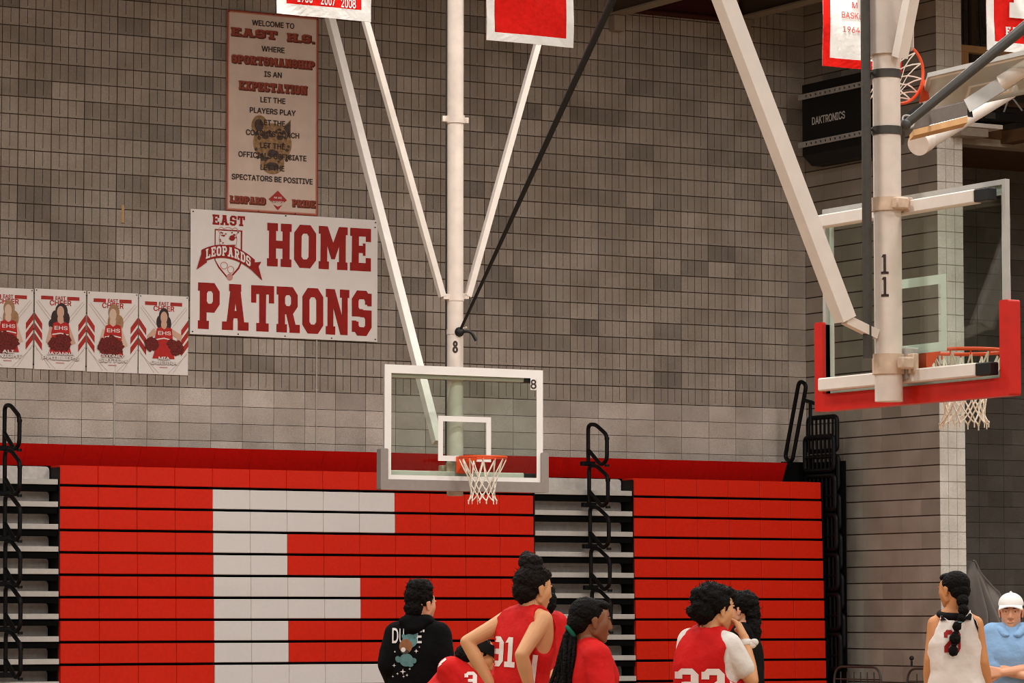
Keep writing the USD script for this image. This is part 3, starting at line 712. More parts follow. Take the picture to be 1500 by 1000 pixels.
# near hoop, seen from behind
L11 = (12.77, 17.33)
on = lambda px, py, b: loc_of(atX(px, py, L11[0] - b), L11, 90)
onx = lambda px, py, l: loc_of(atY(px, py, L11[1] + l), L11, 90)
bA, bA2 = onx(1238, 468, 0), onx(1062, 4, 0)
bE = onx(1283, 490, 0)
vR, vR2 = on(1318, 84, .19), on(1334, 2, .19)
vL, vL2 = on(1284, 84, .19), on(1268, 2, .19)
st, st2 = onx(1326, 183, 0), onx(1498, 42, 0)
one = lambda: affinity.affine_transform(SLAB['1'], [.0095, 0, 0, .0125, -.028, 0]).buffer(-.004)
z1, z2 = onx(1300, 404, 0)[2], onx(1300, 437, 0)[2]
hoop('near glass-board basketball hoop with red padding, seen from behind', L11, 90, dict(
    pad=M['pad_red'], pad_top=3.27, seed=5, mast=M['worn_steel'], winch_bottom=2.98, knot=.035, sleeve=atX(1300, 82, 12.6)[2], sway=(0, .02),
    braces=[('back_brace', bA, bA2, .098), ('side_brace', vR, vR2, .07), ('side_brace', vL, vL2, .07)],
    ears=[(bA, bE)],
    strut=(st, st2), strut_r=[.026, .05, .05], strut_mat=M['strut_grey'],
    marks=[(wrap_text(one(), .084, .19, z1, 1, .74), M['ink']), (wrap_text(one(), .084, .19, z2, 1, .74), M['ink'])]))

# third hoop, folded up under the roof: its board lies almost flat, seen from below
D3 = 29.0
def q3(px, py, d=0.0): return atD(px, py, D3 + d)
t = thing('folded_hoop', 'basketball hoop folded up under the roof beside the near mast', 'basketball hoop', tuple(q3(1400, 150)))
cE, cA = q3(1362, 110), q3(1347, 168, 1.05)
along = np.array([0, -1.83, 0.02])
nb = np.cross(cA - cE, along); nb /= np.linalg.norm(nb)
if nb[2] > 0: nb = -nb
def slabmesh(a, b, c_, d, th, lift=0):
    v = np.array([k + nb * (lift + s) for k in (a, b, c_, d) for s in (0, th)]); return trimesh.convex.convex_hull(v)
L = lambda s, w: cE + (cA - cE) * w + along * s
obj('board_glass', slabmesh(L(0, 0), L(1, 0), L(1, 1), L(0, 1), .012), M['glass_reflect'], t)
for a, b in (((0, 0), (1, 0)), ((0, 1), (1, 1)), ((0, 0), (0, 1)), ((1, 0), (1, 1))):
    obj('edge_frame', bar(L(*a), L(*b), .035), M['frame'], t)
obj('border_stripe', slabmesh(L(.0, .03), L(1, .03), L(1, .08), L(.0, .08), .003, .013), M['border'], t)
sq = lambda s0, s1, w0, w1: slabmesh(L(s0, w0), L(s1, w0), L(s1, w1), L(s0, w1), .003, .013)
for q in ((.33, .67, .50, .54), (.33, .67, .86, .90), (.33, .35, .54, .86), (.65, .67, .54, .86)): obj('target_square', sq(*q), M['border'], t)
# pad on the lower corner, grey in front and tan below
g0, g1 = q3(1338, 172, .3), q3(1417, 152, -.25)
hh_ = FWD * .12 - RGT * .02
obj('corner_pad', trimesh.convex.convex_hull(np.array([k + o for k in (g0, g1) for o in (UP * .02, UP * -.095, UP * .04 + hh_, UP * -.075 + hh_)])), M['pad_dark'], t)
obj('pad_end', trimesh.convex.convex_hull(np.array([g1 + o for o in (UP * .02, UP * -.095, UP * .0 + RGT * .03, UP * -.11 + RGT * .045, UP * .02 + hh_, UP * -.09 + hh_ + RGT * .04)])), M['strut_black'], t)
obj('wooden_backing', trimesh.convex.convex_hull(np.array([k + o for k in (g0 - UP * .1, g1 - UP * .1) for o in (UP * 0, UP * -.05, FWD * .3 - UP * .005, FWD * .3 - UP * .05)])), M['wood'], t)
m0, m1 = q3(1346, 211, .9), q3(1430, 160, 1.9)
obj('mast', tube([m0, m1 + (m1 - m0) * .6], .088, 24), M['white_steel'], t, smooth=40)
obj('mast_cap', tube([m0 - (m1 - m0) / np.linalg.norm(m1 - m0) * .012, m0 + (m1 - m0) / np.linalg.norm(m1 - m0) * .14], .096, 24), M['worn_steel'], t, smooth=40)
gs = [q3(1421, 164, -.3), q3(1480, 127, -.5), q3(1520, 104, -.6), q3(1520, 86, -.6), q3(1455, 118, -.4), q3(1412, 146, -.25)]
obj('hinge_plate', trimesh.convex.convex_hull(np.array([k + o for k in gs for o in (0 * FWD, FWD * .03)])), M['frame'], t)
obj('lift_arm', tube([q3(1466, 122, -.62), q3(1530, 82, -.75)], .062, 14), M['white_steel'], t, smooth=40)
obj('steel_loop', tube(rounded([q3(1322, 168), q3(1338, 170), q3(1340, 186), q3(1323, 188)], .04), .009, 6, closed=True), M['chrome'], t)
obj('hinge_arm', bar(q3(1320, 176, .1), q3(1352, 152, .1), .03), M['strut_black'], t)
# rim stands on edge
rc = q3(1320, 108, .3)
u2 = RGT * .80 + FWD * .6; up3 = UP * .995 + RGT * .08; up3 /= np.linalg.norm(up3)
a = np.arange(40) * 2 * math.pi / 40
obj('rim', tube(rc + .245 * (np.cos(a)[:, None] * u2 + np.sin(a)[:, None] * up3), .013, 8, closed=True), M['rim'], t, smooth=40)
obj('rim_bracket', trimesh.convex.convex_hull(np.array([q3(1346, 151, .25), q3(1362, 146, .4), q3(1350, 118, .3), q3(1357, 116, .42), q3(1347, 149, .42)])), M['rim'], t)
nmsh = net_mesh(.235, .40, 8)
nv = nmsh.vertices; w_ = np.clip(-nv[:, 2] / .4, 0, 1)
nm2 = nmsh.copy()
nm2.vertices = rc + nv[:, :1] * u2 + nv[:, 1:2] * up3 + (-nv[:, 2:3]) * (-RGT * .40 - FWD * .1) + UP * (-.20 * (w_ ** 1.6))[:, None]
obj('net', nm2, M['net'], t)
# ------------------------------------------------------------------ banners and posters
WP = Plane((0, YW, 0), (1, 0, 0), (0, 0, 1))
def wp(px, py): return np.array(WP.xy(atY(px, py, YW)))
def sheet(w, h, lift, amp, seed, nx=36, ny=24):
    """a slightly rippled sheet with thickness, centred at its own origin (x, y, out)"""
    xs, ys = np.linspace(-w / 2, w / 2, nx), np.linspace(-h / 2, h / 2, ny)
    X, Y = np.meshgrid(xs, ys)
    Z = amp * (meshkit.fbm(np.stack([X * 3 + Y * 1.5, Y * 1.2 - X, 0 * X], -1), 3, seed) - .5)
    v = np.concatenate([np.stack([X, Y, Z], -1).reshape(-1, 3), np.stack([X, Y, Z - .002], -1).reshape(-1, 3)])
    n = nx * ny; f = []
    for j in range(ny - 1):
        for i in range(nx - 1):
            a = j * nx + i; q = [a, a + 1, a + nx + 1, a + nx]
            f += [[q[0], q[1], q[2]], [q[0], q[2], q[3]], [n + q[0], n + q[2], n + q[1]], [n + q[0], n + q[3], n + q[2]]]
    rim_ = [i for i in range(nx)] + [(j + 1) * nx - 1 for j in range(1, ny)] + [ny * nx - 1 - i for i in range(1, nx)] + [(ny - 1 - j) * nx for j in range(1, ny - 1)]
    for a, b in zip(rim_, rim_[1:] + rim_[:1]):
        f += [[a, n + b, b], [a, n + a, n + b]]
    m = trimesh.Trimesh(v, np.array(f), process=False); m.vertices[:, 2] += lift
    return m
def cloth_z(pl_w, amp, seed):
    return lambda v: amp * (meshkit.fbm(np.stack([v[:, 0] * 3 + v[:, 1] * 1.5, v[:, 1] * 1.2 - v[:, 0], 0 * v[:, 0]], -1), 3, seed) - .5)
def printed(geom, plane, lift, amp, seed, d=.0012):
    """flat print that follows the sheet's ripple"""
    if isinstance(geom, trimesh.Trimesh):
        m = geom.copy()
    else:
        m = extrude(geom, d)
    if amp:
        v_, f_ = trimesh.remesh.subdivide_to_size(m.vertices, m.faces, .06); m = trimesh.Trimesh(v_, f_, process=False)
    if amp: m.vertices[:, 2] += cloth_z(0, amp, seed)(m.vertices)
    return plane.put(m, lift)
class Panel:
    """a hung sheet whose corners are given in the photograph; a print is placed by picture fraction (0..1 across, 0..1 down)"""
    def __init__(s, x0, z0, x1, z1, y=YW, lift=.02, amp=.006, seed=1):
        s.w, s.h = x1 - x0, z1 - z0
        s.p = Plane(((x0 + x1) / 2, y, (z0 + z1) / 2), (1, 0, 0), (0, 0, 1)); s.lift, s.amp, s.seed = lift, amp, seed
    def sheet(s): return s.p.put(sheet(s.w, s.h, s.lift, s.amp, s.seed))
    def at(s, fx, fy): return (fx - .5) * s.w, (.5 - fy) * s.h
    def print(s, geom, fx=None, fy=None, layer=1):
        if fx is not None:
            x, y = s.at(fx, fy)
            if isinstance(geom, trimesh.Trimesh): geom = geom.copy(); geom.apply_translation((x, y, 0))
            else: geom = affinity.translate(geom, x, y)
        return printed(geom, s.p, s.lift + .0022 * layer, s.amp, s.seed)
    def poly(s, pts): return Polygon([s.at(*q) for q in pts])
    def ell(s, fx, fy, rx, ry):
        x, y = s.at(fx, fy); return affinity.scale(Point(x, y).buffer(1, 12), rx * s.w, ry * s.h)
    def base(s): return tuple(s.p.o + s.p.n * s.lift)

# HOME PATRONS
(xa_, za_), (xb_, zb_) = wp(278, 306), wp(551, 501)
P = Panel(xa_, zb_, xb_, za_, lift=.03, amp=.018, seed=4)
t = thing('wall_banner', 'white vinyl HOME PATRONS banner with big dark red letters and crest', 'banner', P.base())
obj('sheet', P.sheet(), M['vinyl'], t, smooth=True)
def word(P, text, f0, f1, top, bot, mt, t, layer=1, gap=.9, name='letter', each=True):
    """slab word fitted between fractions f0..f1, top..bot"""
    x0, y1 = P.at(f0, top); x1, y0 = P.at(f1, bot)
    g = affinity.translate(slab_w(text, y1 - y0, x1 - x0, gap), (x0 + x1) / 2, y0)
    gs = list(getattr(g, 'geoms', [g])) if each else [g]
    for q in sorted(gs, key=lambda k: k.centroid.x): obj(name, P.print(q, layer=layer), mt, t)
word(P, 'HOME', .402, .963, .075, .425, M['vinyl_red'], t)
word(P, 'PATRONS', .04, .968, .585, .955, M['vinyl_red'], t)
# crest: EAST over a shield with a big cat's face, name ribbon across
cr = obj('crest', P.print(P.poly([(.125, .15), (.27, .15), (.27, .40), (.255, .46), (.20, .555), (.145, .46), (.125, .40)]).difference(P.poly([(.13, .16), (.262, .16), (.262, .40), (.248, .45), (.20, .54), (.15, .45), (.13, .40)])), layer=1), M['vinyl_red'], t)
x0, y1 = P.at(.113, .035); x1, y0 = P.at(.283, .115)
g = affinity.translate(slab_w('EAST', y1 - y0, x1 - x0, 1.2), (x0 + x1) / 2, y0)
obj('crest_lettering', P.print(g, layer=2), M['vinyl_red'], cr)
head = U(P.ell(.195, .23, .048, .10), P.ell(.16, .16, .016, .03), P.ell(.232, .16, .016, .03), P.ell(.2, .30, .04, .08))
obj('crest_face', P.print(head.difference(head.buffer(-.008)), layer=2), M['emblem_line'], cr)
spots = [P.ell(.15 + .1 * random.random(), .16 + .17 * random.random(), .004, .006) for _ in range(16)]
obj('crest_spots', P.print(U(*spots), layer=3), M['copper'], cr, kind='stuff')
obj('crest_muzzle', P.print(U(P.ell(.216, .215, .014, .022), P.poly([(.18, .275), (.232, .268), (.226, .30), (.20, .315)]), P.ell(.172, .20, .006, .008), P.ell(.226, .19, .006, .008)), layer=4), M['vinyl_red'], cr)
obj('crest_paws', P.print(U(P.ell(.175, .44, .02, .03), P.ell(.21, .47, .018, .03), P.ell(.205, .53, .016, .028)).difference(U(P.ell(.175, .44, .016, .024), P.ell(.21, .47, .014, .024))), layer=2), M['emblem_line'], cr)
def arc_y(fx): return .275 + .10 * ((fx - .19) / .16) ** 2 + .16 * (fx - .19)
rb = [(fx, arc_y(fx) - .0) for fx in np.linspace(.055, .335, 15)] + [(fx, arc_y(fx) + .105) for fx in np.linspace(.335, .055, 15)]
rbn = U(P.poly(rb), P.poly([(.055, arc_y(.055) + .03), (.03, arc_y(.055) + .16), (.06, arc_y(.06) + .13), (.085, arc_y(.06) + .1)]), P.poly([(.33, arc_y(.33) + .03), (.37, arc_y(.33) + .02), (.355, arc_y(.33) + .06), (.375, arc_y(.33) + .17), (.325, arc_y(.33) + .10)]))
obj('crest_ribbon', P.print(rbn, layer=5), M['vinyl_red'], cr)
m = extrude(slab_w('LEOPARDS', .078 * P.h, .235 * P.w, 1.4).segmentize(.02), .0012)
fx = m.vertices[:, 0] / P.w + .195
m.vertices[:, 0] = (fx - .5) * P.w; m.vertices[:, 1] += (.5 - (arc_y(fx) + .09)) * P.h
obj('ribbon_lettering', P.print(m, layer=6), M['vinyl'], cr)
for fx, fy in [(.012, .02), (.5, .01), (.988, .02), (.012, .98), (.25, .985), (.5, .985), (.75, .985), (.988, .98), (.985, .06)]:
    obj('grommet', P.print(P.ell(fx, fy, .004, .0055), layer=2), M['ink'], t)

# welcome banner
(xa_, za_), (xb_, zb_) = wp(331, 14), wp(464, 317)
P = Panel(xa_, zb_, xb_, za_, lift=.025, amp=.012, seed=9)
t = thing('wall_banner', 'tall tan welcome banner about sportsmanship, hung above the white patrons banner', 'banner', P.base())
obj('sheet', P.sheet(), M['tan_sheet'], t, smooth=True)
hw_, hh = P.w / 2, P.h / 2
obj('border_line', P.print(sbox(-hw_, -hh, hw_, hh).difference(sbox(-hw_ + .018, -hh + .018, hw_ - .018, hh - .018)), layer=1), M['copper'], t)
obj('border_line', P.print(sbox(-hw_ + .018, -hh + .018, hw_ - .018, hh - .018).difference(sbox(-hw_ + .032, -hh + .032, hw_ - .032, hh - .032)), layer=1), M['copper_line'], t)
def line(text, f, h, w=None, mt='ink', bold=True, layer=4):
    m = sans(text, h * P.h, .001, bold, w and w * P.w)
    obj('lettering', P.print(m, .5, f, layer=layer), M[mt], t)
line('WELCOME TO', .068, .026, .46); line('WHERE', .194, .026, .25); line('IS AN', .320, .026, .19); line('LET THE', .449, .026, .27)
line('PLAYERS PLAY', .505, .026, .5); line('LET THE', .562, .026, .27); line('COACHES COACH', .617, .026, .58)
line('LET THE', .677, .026, .27); line('OFFICIALS OFFICIATE', .728, .026, .74); line('LET THE', .786, .026, .26); line('SPECTATORS BE POSITIVE', .842, .026, .88)
def fancy(text, f, h, w, fx=.5):
    g = slab_w(text, h * P.h, w * P.w, .8)
    obj('lettering_shadow', P.print(affinity.translate(g, .012, -.010).buffer(.006), fx, f, layer=2), M['shadow_ink'], t)
    obj('lettering', P.print(g, fx, f, layer=3), M['copper'], t)
fancy('EAST', .127, .04, .50, .29); fancy('H.S.', .131, .04, .30, .80)
fancy('SPORTSMANSHIP', .262, .04, .90); fancy('EXPECTATION', .392, .042, .74)
fancy('LEOPARD', .957, .034, .38, .23); fancy('PRIDE', .957, .034, .25, .84)
cf = obj('cat_face', P.print(U(P.ell(.5, .65, .21, .10), P.ell(.36, .57, .09, .055), P.poly([(.58, .58), (.70, .525), (.70, .64), (.62, .66)]), P.ell(.5, .745, .13, .06)), layer=1), M['cat_tan'], t)
rr = random.Random(5)
obj('fur_marks', P.print(U(P.ell(.35, .565, .05, .03), P.poly([(.62, .57), (.69, .535), (.69, .62)]), P.ell(.42, .62, .035, .012), P.ell(.58, .62, .035, .012), P.ell(.5, .70, .05, .02), P.ell(.5, .765, .07, .02),
    *[P.ell(.32 + .36 * rr.random(), .57 + .17 * rr.random(), .012 + .012 * rr.random(), .006 + .005 * rr.random()) for _ in range(34)]), layer=2), M['cat_dark'], cf, kind='stuff')
dm = obj('diamond_emblem', P.print(P.poly([(.56, .885), (.66, .93), (.62, .945), (.50, .945), (.46, .93)]), layer=2), M['poster_red'], t)
obj('emblem_lettering', P.print(cat(sans('WE ARE', .009 * P.h, .001, True), sans('LEOPARDS', .011 * P.h, .001, True, .13 * P.w).apply_translation((0, -.055, 0))), .56, .925, layer=3), M['poster'], dm)
obj('emblem_chevron', P.print(P.poly([(.51, .955), (.56, .965), (.61, .955), (.56, .982)]), layer=2), M['poster_red'], dm)
for fx, fy in [(.02, .01), (.5, .006), (.98, .01), (.35, .994), (.75, .994)]:
    obj('grommet', P.print(P.ell(fx, fy, .007, .003), layer=4), M['ink'], t)

# cheer posters
cheer = [
    ('cheer poster of a blond girl, cut by the picture edge', -26, 47, 420.5, 538.5, 'blond', 'ALI', 'KNIGHT'),
    ('cheer poster of a girl with long dark curls holding one pompom', 50.5, 124, 423, 542, 'dark', 'JAYANNA', 'PHILLIPS'),
    ('cheer poster of a girl with blond curls behind a dark pompom', 127.5, 200.5, 427, 545.5, 'blond', 'SYDNEY', 'SUTTON'),
    ('cheer poster of a dark-haired girl with hands on hips and two pompoms', 203, 274.5, 431.5, 548.5, 'two', 'MIA', 'GUERRA')]
for i, (lab, xa, xb, ya_, yb_, kind, n1, n2) in enumerate(cheer):
    (x0, z1), (x1, z0) = wp(xa, ya_), wp(xb, yb_)
    z0 = atY((xa + xb) / 2, yb_, YW)[2]; z1 = atY((xa + xb) / 2, ya_ + 1.2, YW)[2]
    P = Panel(x0, z0, x1, z1, lift=.016, amp=.006, seed=20 + i)
    t = thing('cheer_poster', lab, 'poster', P.base(), group='cheer posters in a row')
    obj('sheet', P.sheet(), M['poster'], t, smooth=True)
    for fx in (.24, .75): obj('header_bar', P.print(P.poly([(fx - .12, .085), (fx + .12, .085), (fx + .12, .13), (fx - .12, .13)]), layer=1), M['poster_red'], t)
    obj('lettering', P.print(sans('EAST', .043 * P.h, .001, True, .2 * P.w), .5, .128, layer=2), M['poster_red'], t)
    obj('lettering', P.print(sans('CHEER', .062 * P.h, .001, True, .42 * P.w), .5, .198, layer=2), M['poster_red'], t)
    for s in (0, 1):
        for k in range(3):
            y = .30 + .125 * k; q = [(0, y), (.145, y + .13), (.145, y + .215), (0, y + .085)]
            if s: q = [(1 - a, b) for a, b in q]
            obj('chevron', P.print(P.poly(q), layer=1), M['poster_red'], t)
        for a, b, c_, d in ((.02, .16, .36, .44), (.05, .14, .38, .40), (.02, .74, .40, .985), (.0, .70, .3, .98)):
            q = [(a, b), (a + .012, b), (c_ + .012, d), (c_, d)]
            if s: q = [(1 - k, l) for k, l in q]
            obj('thin_stripe', P.print(P.poly(q), layer=1), M['pale_line'], t)
    dark = 'print_blond' if kind == 'blond' else 'print_dark'
    sk = 'print_skin2' if kind == 'blond' else 'print_skin'
    hair = {'dark': [(.52, .27, .12, .10), (.40, .36, .08, .10), (.34, .43, .07, .06), (.62, .36, .06, .08)], 'blond': [(.52, .25, .11, .10), (.50, .38, .10, .12), (.62, .38, .09, .10)], 'two': [(.5, .26, .10, .10), (.41, .34, .06, .08), (.59, .36, .06, .09)]}[kind]
    obj('figure_hair', P.print(U(*[P.ell(*h_) for h_ in hair]), layer=2), M[dark], t)
    if kind == 'two': arms = [P.poly([(.30, .42), (.16, .52), (.24, .64), (.30, .60), (.26, .54), (.36, .48)]), P.poly([(.66, .42), (.88, .50), (.78, .64), (.72, .60), (.78, .54), (.62, .48)])]
    else: arms = [P.poly([(.30, .46), (.22, .66), (.34, .70), (.42, .50)]), P.poly([(.66, .42), (.80, .66), (.68, .70), (.58, .50)])]
    obj('figure_skin', P.print(U(*arms, P.ell(.5, .37, .06, .06), P.ell(.5, .28, .07, .075)), layer=3), M[sk], t)
    obj('figure_uniform', P.print(P.poly([(.36, .42), (.44, .40), (.5, .43), (.58, .40), (.66, .42), (.68, .56), (.66, .66), (.72, .80), (.27, .80), (.34, .66), (.32, .54)]), layer=4), M['print_dress'], t)
    obj('uniform_lettering', P.print(sans('EHS', .045 * P.h, .001, True, .26 * P.w), .51, .50, layer=5), M['poster'], t)
    obj('uniform_stripe', P.print(P.poly([(.34, .555), (.5, .535), (.66, .555), (.66, .57), (.5, .55), (.34, .57)]), layer=5), M['poster'], t)
    rr = random.Random(30 + i)
    def pom(fx, fy, r):
        pts = [(fx + r * (.8 + .35 * rr.random()) * math.cos(a), fy + r * .62 * (.8 + .35 * rr.random()) * math.sin(a)) for a in np.linspace(0, 2 * math.pi, 40)[:-1]]
        return P.poly(pts)
    poms = {'two': [(.24, .62, .15), (.76, .66, .15), (.66, .61, .10)], 'dark': [(.55, .66, .18), (.40, .68, .14)], 'blond': [(.42, .68, .22), (.56, .68, .16)]}[kind]
    obj('pompom', P.print(U(*[pom(*q) for q in poms]), layer=6), M['print_pom'], t)
    for k, (tx, f, h_) in enumerate(((n1, .80, .035), (n2, .86, .042))):
        w_ = (.09 if k else .075) * len(tx)
        obj('name_shadow', P.print(sans(tx, h_ * P.h, .001, True, w_ * P.w).apply_translation((.006, -.006, 0)), .5, f + .012, layer=7), M['print_grey'], t)
        obj('name_lettering', P.print(sans(tx, h_ * P.h, .001, True, w_ * P.w), .5, f + .012, layer=8), M['poster'], t)
    obj('footer_line', P.print(P.poly([(.42, .905), (.58, .905), (.58, .918), (.42, .918)]), layer=2), M['emblem_line'], t)
    for fx in (.03, .97): obj('grommet', P.print(P.ell(fx, .02, .012, .008), layer=2), M['ink'], t)

# hung championship pennants
YP = 30.0
def pennant(label, pa, pb, field, edge, text, bw, seed, zlift=0):
    (xa, za), (xb, zb) = [(q[0], q[2]) for q in (atY(*pa, YP), atY(*pb, YP))]
    zl = (za + zb) / 2 + zlift; h = 1.75
    P = Panel(xa, zl, xb, zl + h, y=YP, lift=0, amp=.05, seed=seed)
    t = thing('felt_pennant', label, 'pennant', P.base(), group='championship pennants')
    obj('field', P.sheet(), M[field], t, smooth=True)
    w, hh = P.w / 2, P.h / 2
    for s in (0, 1):
        f = sbox(-w, -hh, w, hh).difference(sbox(-w + bw, -hh + bw, w - bw, hh + 1))
        m = extrude(f, .0012); v_, f_ = trimesh.remesh.subdivide_to_size(m.vertices, m.faces, .08); m = trimesh.Trimesh(v_, f_, process=False); m.vertices[:, 2] += cloth_z(0, .05, seed)(m.vertices)
        obj('border', P.p.put(m, .002 if s == 0 else -.006), M[edge], t)
    for geom, fx, fy, mt in text:
        obj('lettering', P.print(geom, fx, fy, layer=3), M[mt], t)
    obj('hanging_rod', tube([P.p.o + [-w - .03, 0, hh], P.p.o + [w + .03, 0, hh]], .012, 8), M['chrome'], t)
    for s in (-1, 1): obj('hanging_cord', tube([P.p.o + [s * w * .8, 0, hh], P.p.o + [s * w * .8, 0, 9.75 - P.p.o[2]]], .004, 5), M['strut_black'], t)
    return P
def yr(tx, h=.075, w=None): return sans(tx, h, .001, True, w)
pennant('white-edged red felt pennant with the years 1986, 2007 and 2008', (405, 18), (543, 34), 'flag_red', 'flag_white', [(yr('1986', .085, .155), .295, .926, 'flag_white'), (yr('2007', .085, .155), .535, .930, 'flag_white'), (yr('2008', .085, .155), .755, .934, 'flag_white')], .105, 41)
pennant('white-edged plain red felt pennant beside the far hoop mast', (713, 58), (840, 71), 'flag_red', 'flag_white', [], .085, 42)
tx = lambda s, h, w: sans(s, h, .001, False, w)
pennant('red-edged white felt pennant lettered mens basketball', (1205, 94), (1320, 109), 'flag_white', 'flag_red', [(tx("MEN'S", .064, .26), .5, .645, 'flag_text'), (tx('BASKETBALL', .064, .52), .5, .707, 'flag_text'), (tx('1964   1972', .058, .50), .5, .79, 'flag_text')], .09, 43)
pennant('white-edged red felt pennant with a large white E, partly behind the folded hoop', (1446, 72), (1567, 86), 'flag_red', 'flag_white', [
    (affinity.affine_transform(SLAB['E'], [.085, 0, 0, .085, 0, 0]), .27, .79, 'flag_white'), (slab('EAST', .085), .36, .895, 'flag_white')], .10, 44)

# ------------------------------------------------------------------ things on the walls
xd = XW - .34
pa, pb = atX(1175, 125, xd), atX(1284, 108, xd)
y1, y0 = pa[1], pb[1]; zt = pa[2]; zb = atX(1175, 232, xd)[2]
t = thing('scoreboard_cabinet', 'black scoreboard cabinet with two slotted grey rails on the side wall', 'scoreboard', (xd, (y0 + y1) / 2, zb))
prof = Polygon([(xd, zb + .03), (xd, zt), (XW - .01, zt), (XW - .01, zb - .09), (xd + .14, zb - .09)])
m = extrude(prof, y1 - y0); m.vertices = np.stack([m.vertices[:, 0], y0 + m.vertices[:, 2], m.vertices[:, 1]], 1); m.fix_normals()
obj('cabinet', m, M['dak_black'], t)
SP = Plane((xd, y1, zb), (0, -1, 0), (0, 0, 1))
Ld = y1 - y0
for zc in (atX(1175, 143, xd)[2] - zb, atX(1175, 213, xd)[2] - zb):
    g = sbox(-.05, zc - .035, Ld + .05, zc + .035).difference(U(*[sbox(.1 + k * .105, zc - .014, .145 + k * .105, zc + .014) for k in range(13)]))
    obj('mounting_rail', SP.flat(g, .012, .02), M['chrome'], t)
m = sans('DAKTRONICS', .092, .002, True, .72); zc = atX(1214, 178, xd)[2] - zb
yc = y1 - atX(1214, 176, xd)[1]
m.apply_translation((yc, zc, 0)); obj('lettering', SP.put(m, .004), M['dak_white'], t)

for px, y_a, y_b, lab in ((168, 545, 651, 'thin pale vertical conduit running down the wall under the cheer posters'), (464, 497, 660, 'thin pale vertical conduit running down the wall under the patrons banner')):
    a, b = atY(px, y_a - 12, YW - .01), atY(px, y_b, YW - .01)
    t = thing('wall_conduit', lab, 'conduit', (a[0], YW, b[2]))
    obj('pipe', tube([(a[0], YW - .01, b[2]), (a[0], YW - .01, a[2])], .0075, 8), M['alu'], t, smooth=40)
    obj('clip', cbox(a[0] - .014, a[0] + .014, YW - .02, YW - .0, (a[2] + b[2]) / 2, (a[2] + b[2]) / 2 + .02, .003), M['alu'], t)
a, b = atY(180, 300, YW), atY(180, 326, YW)
t = thing('tape_strip', 'small tan strip of tape stuck upright on the block wall', 'tape', (a[0], YW, b[2]))
obj('tape', Plane((a[0], YW - .002, b[2]), (1, 0, 0), (0, 0, 1)).flat(sbox(-.016, 0, .016, a[2] - b[2]), 0, .002), M['wood'], t)
obj('loose_end', box(a[0] - .016, a[0] + .016, YW - .03, YW - .004, b[2] - .004, b[2]), M['wood'], t)

# around the mezzanine
Y = YE - .25
a, b = atY(1408, 178, Y), atY(1469, 187, Y)
t = thing('shelf_panel', 'flat white panel with tan underside jutting out at the mezzanine edge', 'panel', tuple(a))
obj('top_panel', box(a[0], b[0], Y, Y + .7, a[2] - .05, a[2]), M['white_steel'], t)
obj('underside_box', box(a[0] + .02, b[0] - .2, Y + .03, Y + .6, a[2] - .16, a[2] - .05), M['stone'], t)
a, b = atY(1424, 178, Y + .3), atY(1474, 166, Y + .3)
t = thing('equipment_box', 'black electronic box lying on the white panel at the mezzanine edge', 'equipment box', tuple(a))
obj('case', cbox(a[0], b[0], Y + .1, Y + .6, a[2], b[2] - .02, .01), M['strut_black'], t)
obj('front_panel', box(a[0] + .04, a[0] + .2, Y + .09, Y + .1, a[2] + .02, b[2] - .04), M['strut_grey'], t)
obj('cable', tube(rounded_open([(b[0] - .05, Y + .3, b[2] - .02), (b[0] + .1, Y + .35, b[2] + .25), (b[0] + .25, Y + .3, b[2] + .05)], .1), .012, 6), M['alu'], t)
obj('cable', tube(rounded_open([(a[0] + .1, Y + .3, b[2] - .02), (a[0] + .14, Y + .35, b[2] + .2), (a[0] + .3, Y + .3, b[2] + .25)], .1), .012, 6), M['alu'], t)
Y = YE + .2
a, b = atY(1404, 65, Y), atY(1448, 96, Y)
t = thing('timber_frame', 'tan plywood frame above the mezzanine edge beside the wall end', 'timber frame', (a[0], Y, b[2]))
zf = atY(1404, 150, Y)[2]
obj('post', box(a[0], atY(1419, 80, Y)[0], Y, Y + .1, zf, a[2]), M['wood'], t)
obj('head_board', box(a[0], a[0] + 1.6, Y - .01, Y + .1, a[2] - .085, a[2]), M['wood'], t)
obj('sill_board', box(a[0], a[0] + 1.6, Y - .01, Y + .1, zf, zf + .06), M['darkwood'], t)
for k, px in enumerate((1412, 1424, 1437)):
    a = atY(px, 30, YE + 1.0)
    t = thing('hanging_pipe', ['thin grey pipe hanging above the timber frame, nearest the wall end', 'thick brown pipe hanging above the timber frame', 'thin leaning grey pipe above the timber frame beside the E pennant'][k], 'pipe', (a[0], YE + 1.0, 8))
    dx = (.0, 0, .05)[k]
    obj('pipe', tube([(a[0] + dx, YE + 1.0, zs + .2), (a[0] - dx, YE + 1.0, 9.75)], (.014, .05, .016)[k], 8), M[('strut_grey', 'joist', 'strut_grey')[k]], t, smooth=40)
    obj('flange', tube([(a[0] - dx, YE + 1.0, 9.7), (a[0] - dx, YE + 1.0, 9.74)], .035, 10), M['strut_grey'], t)

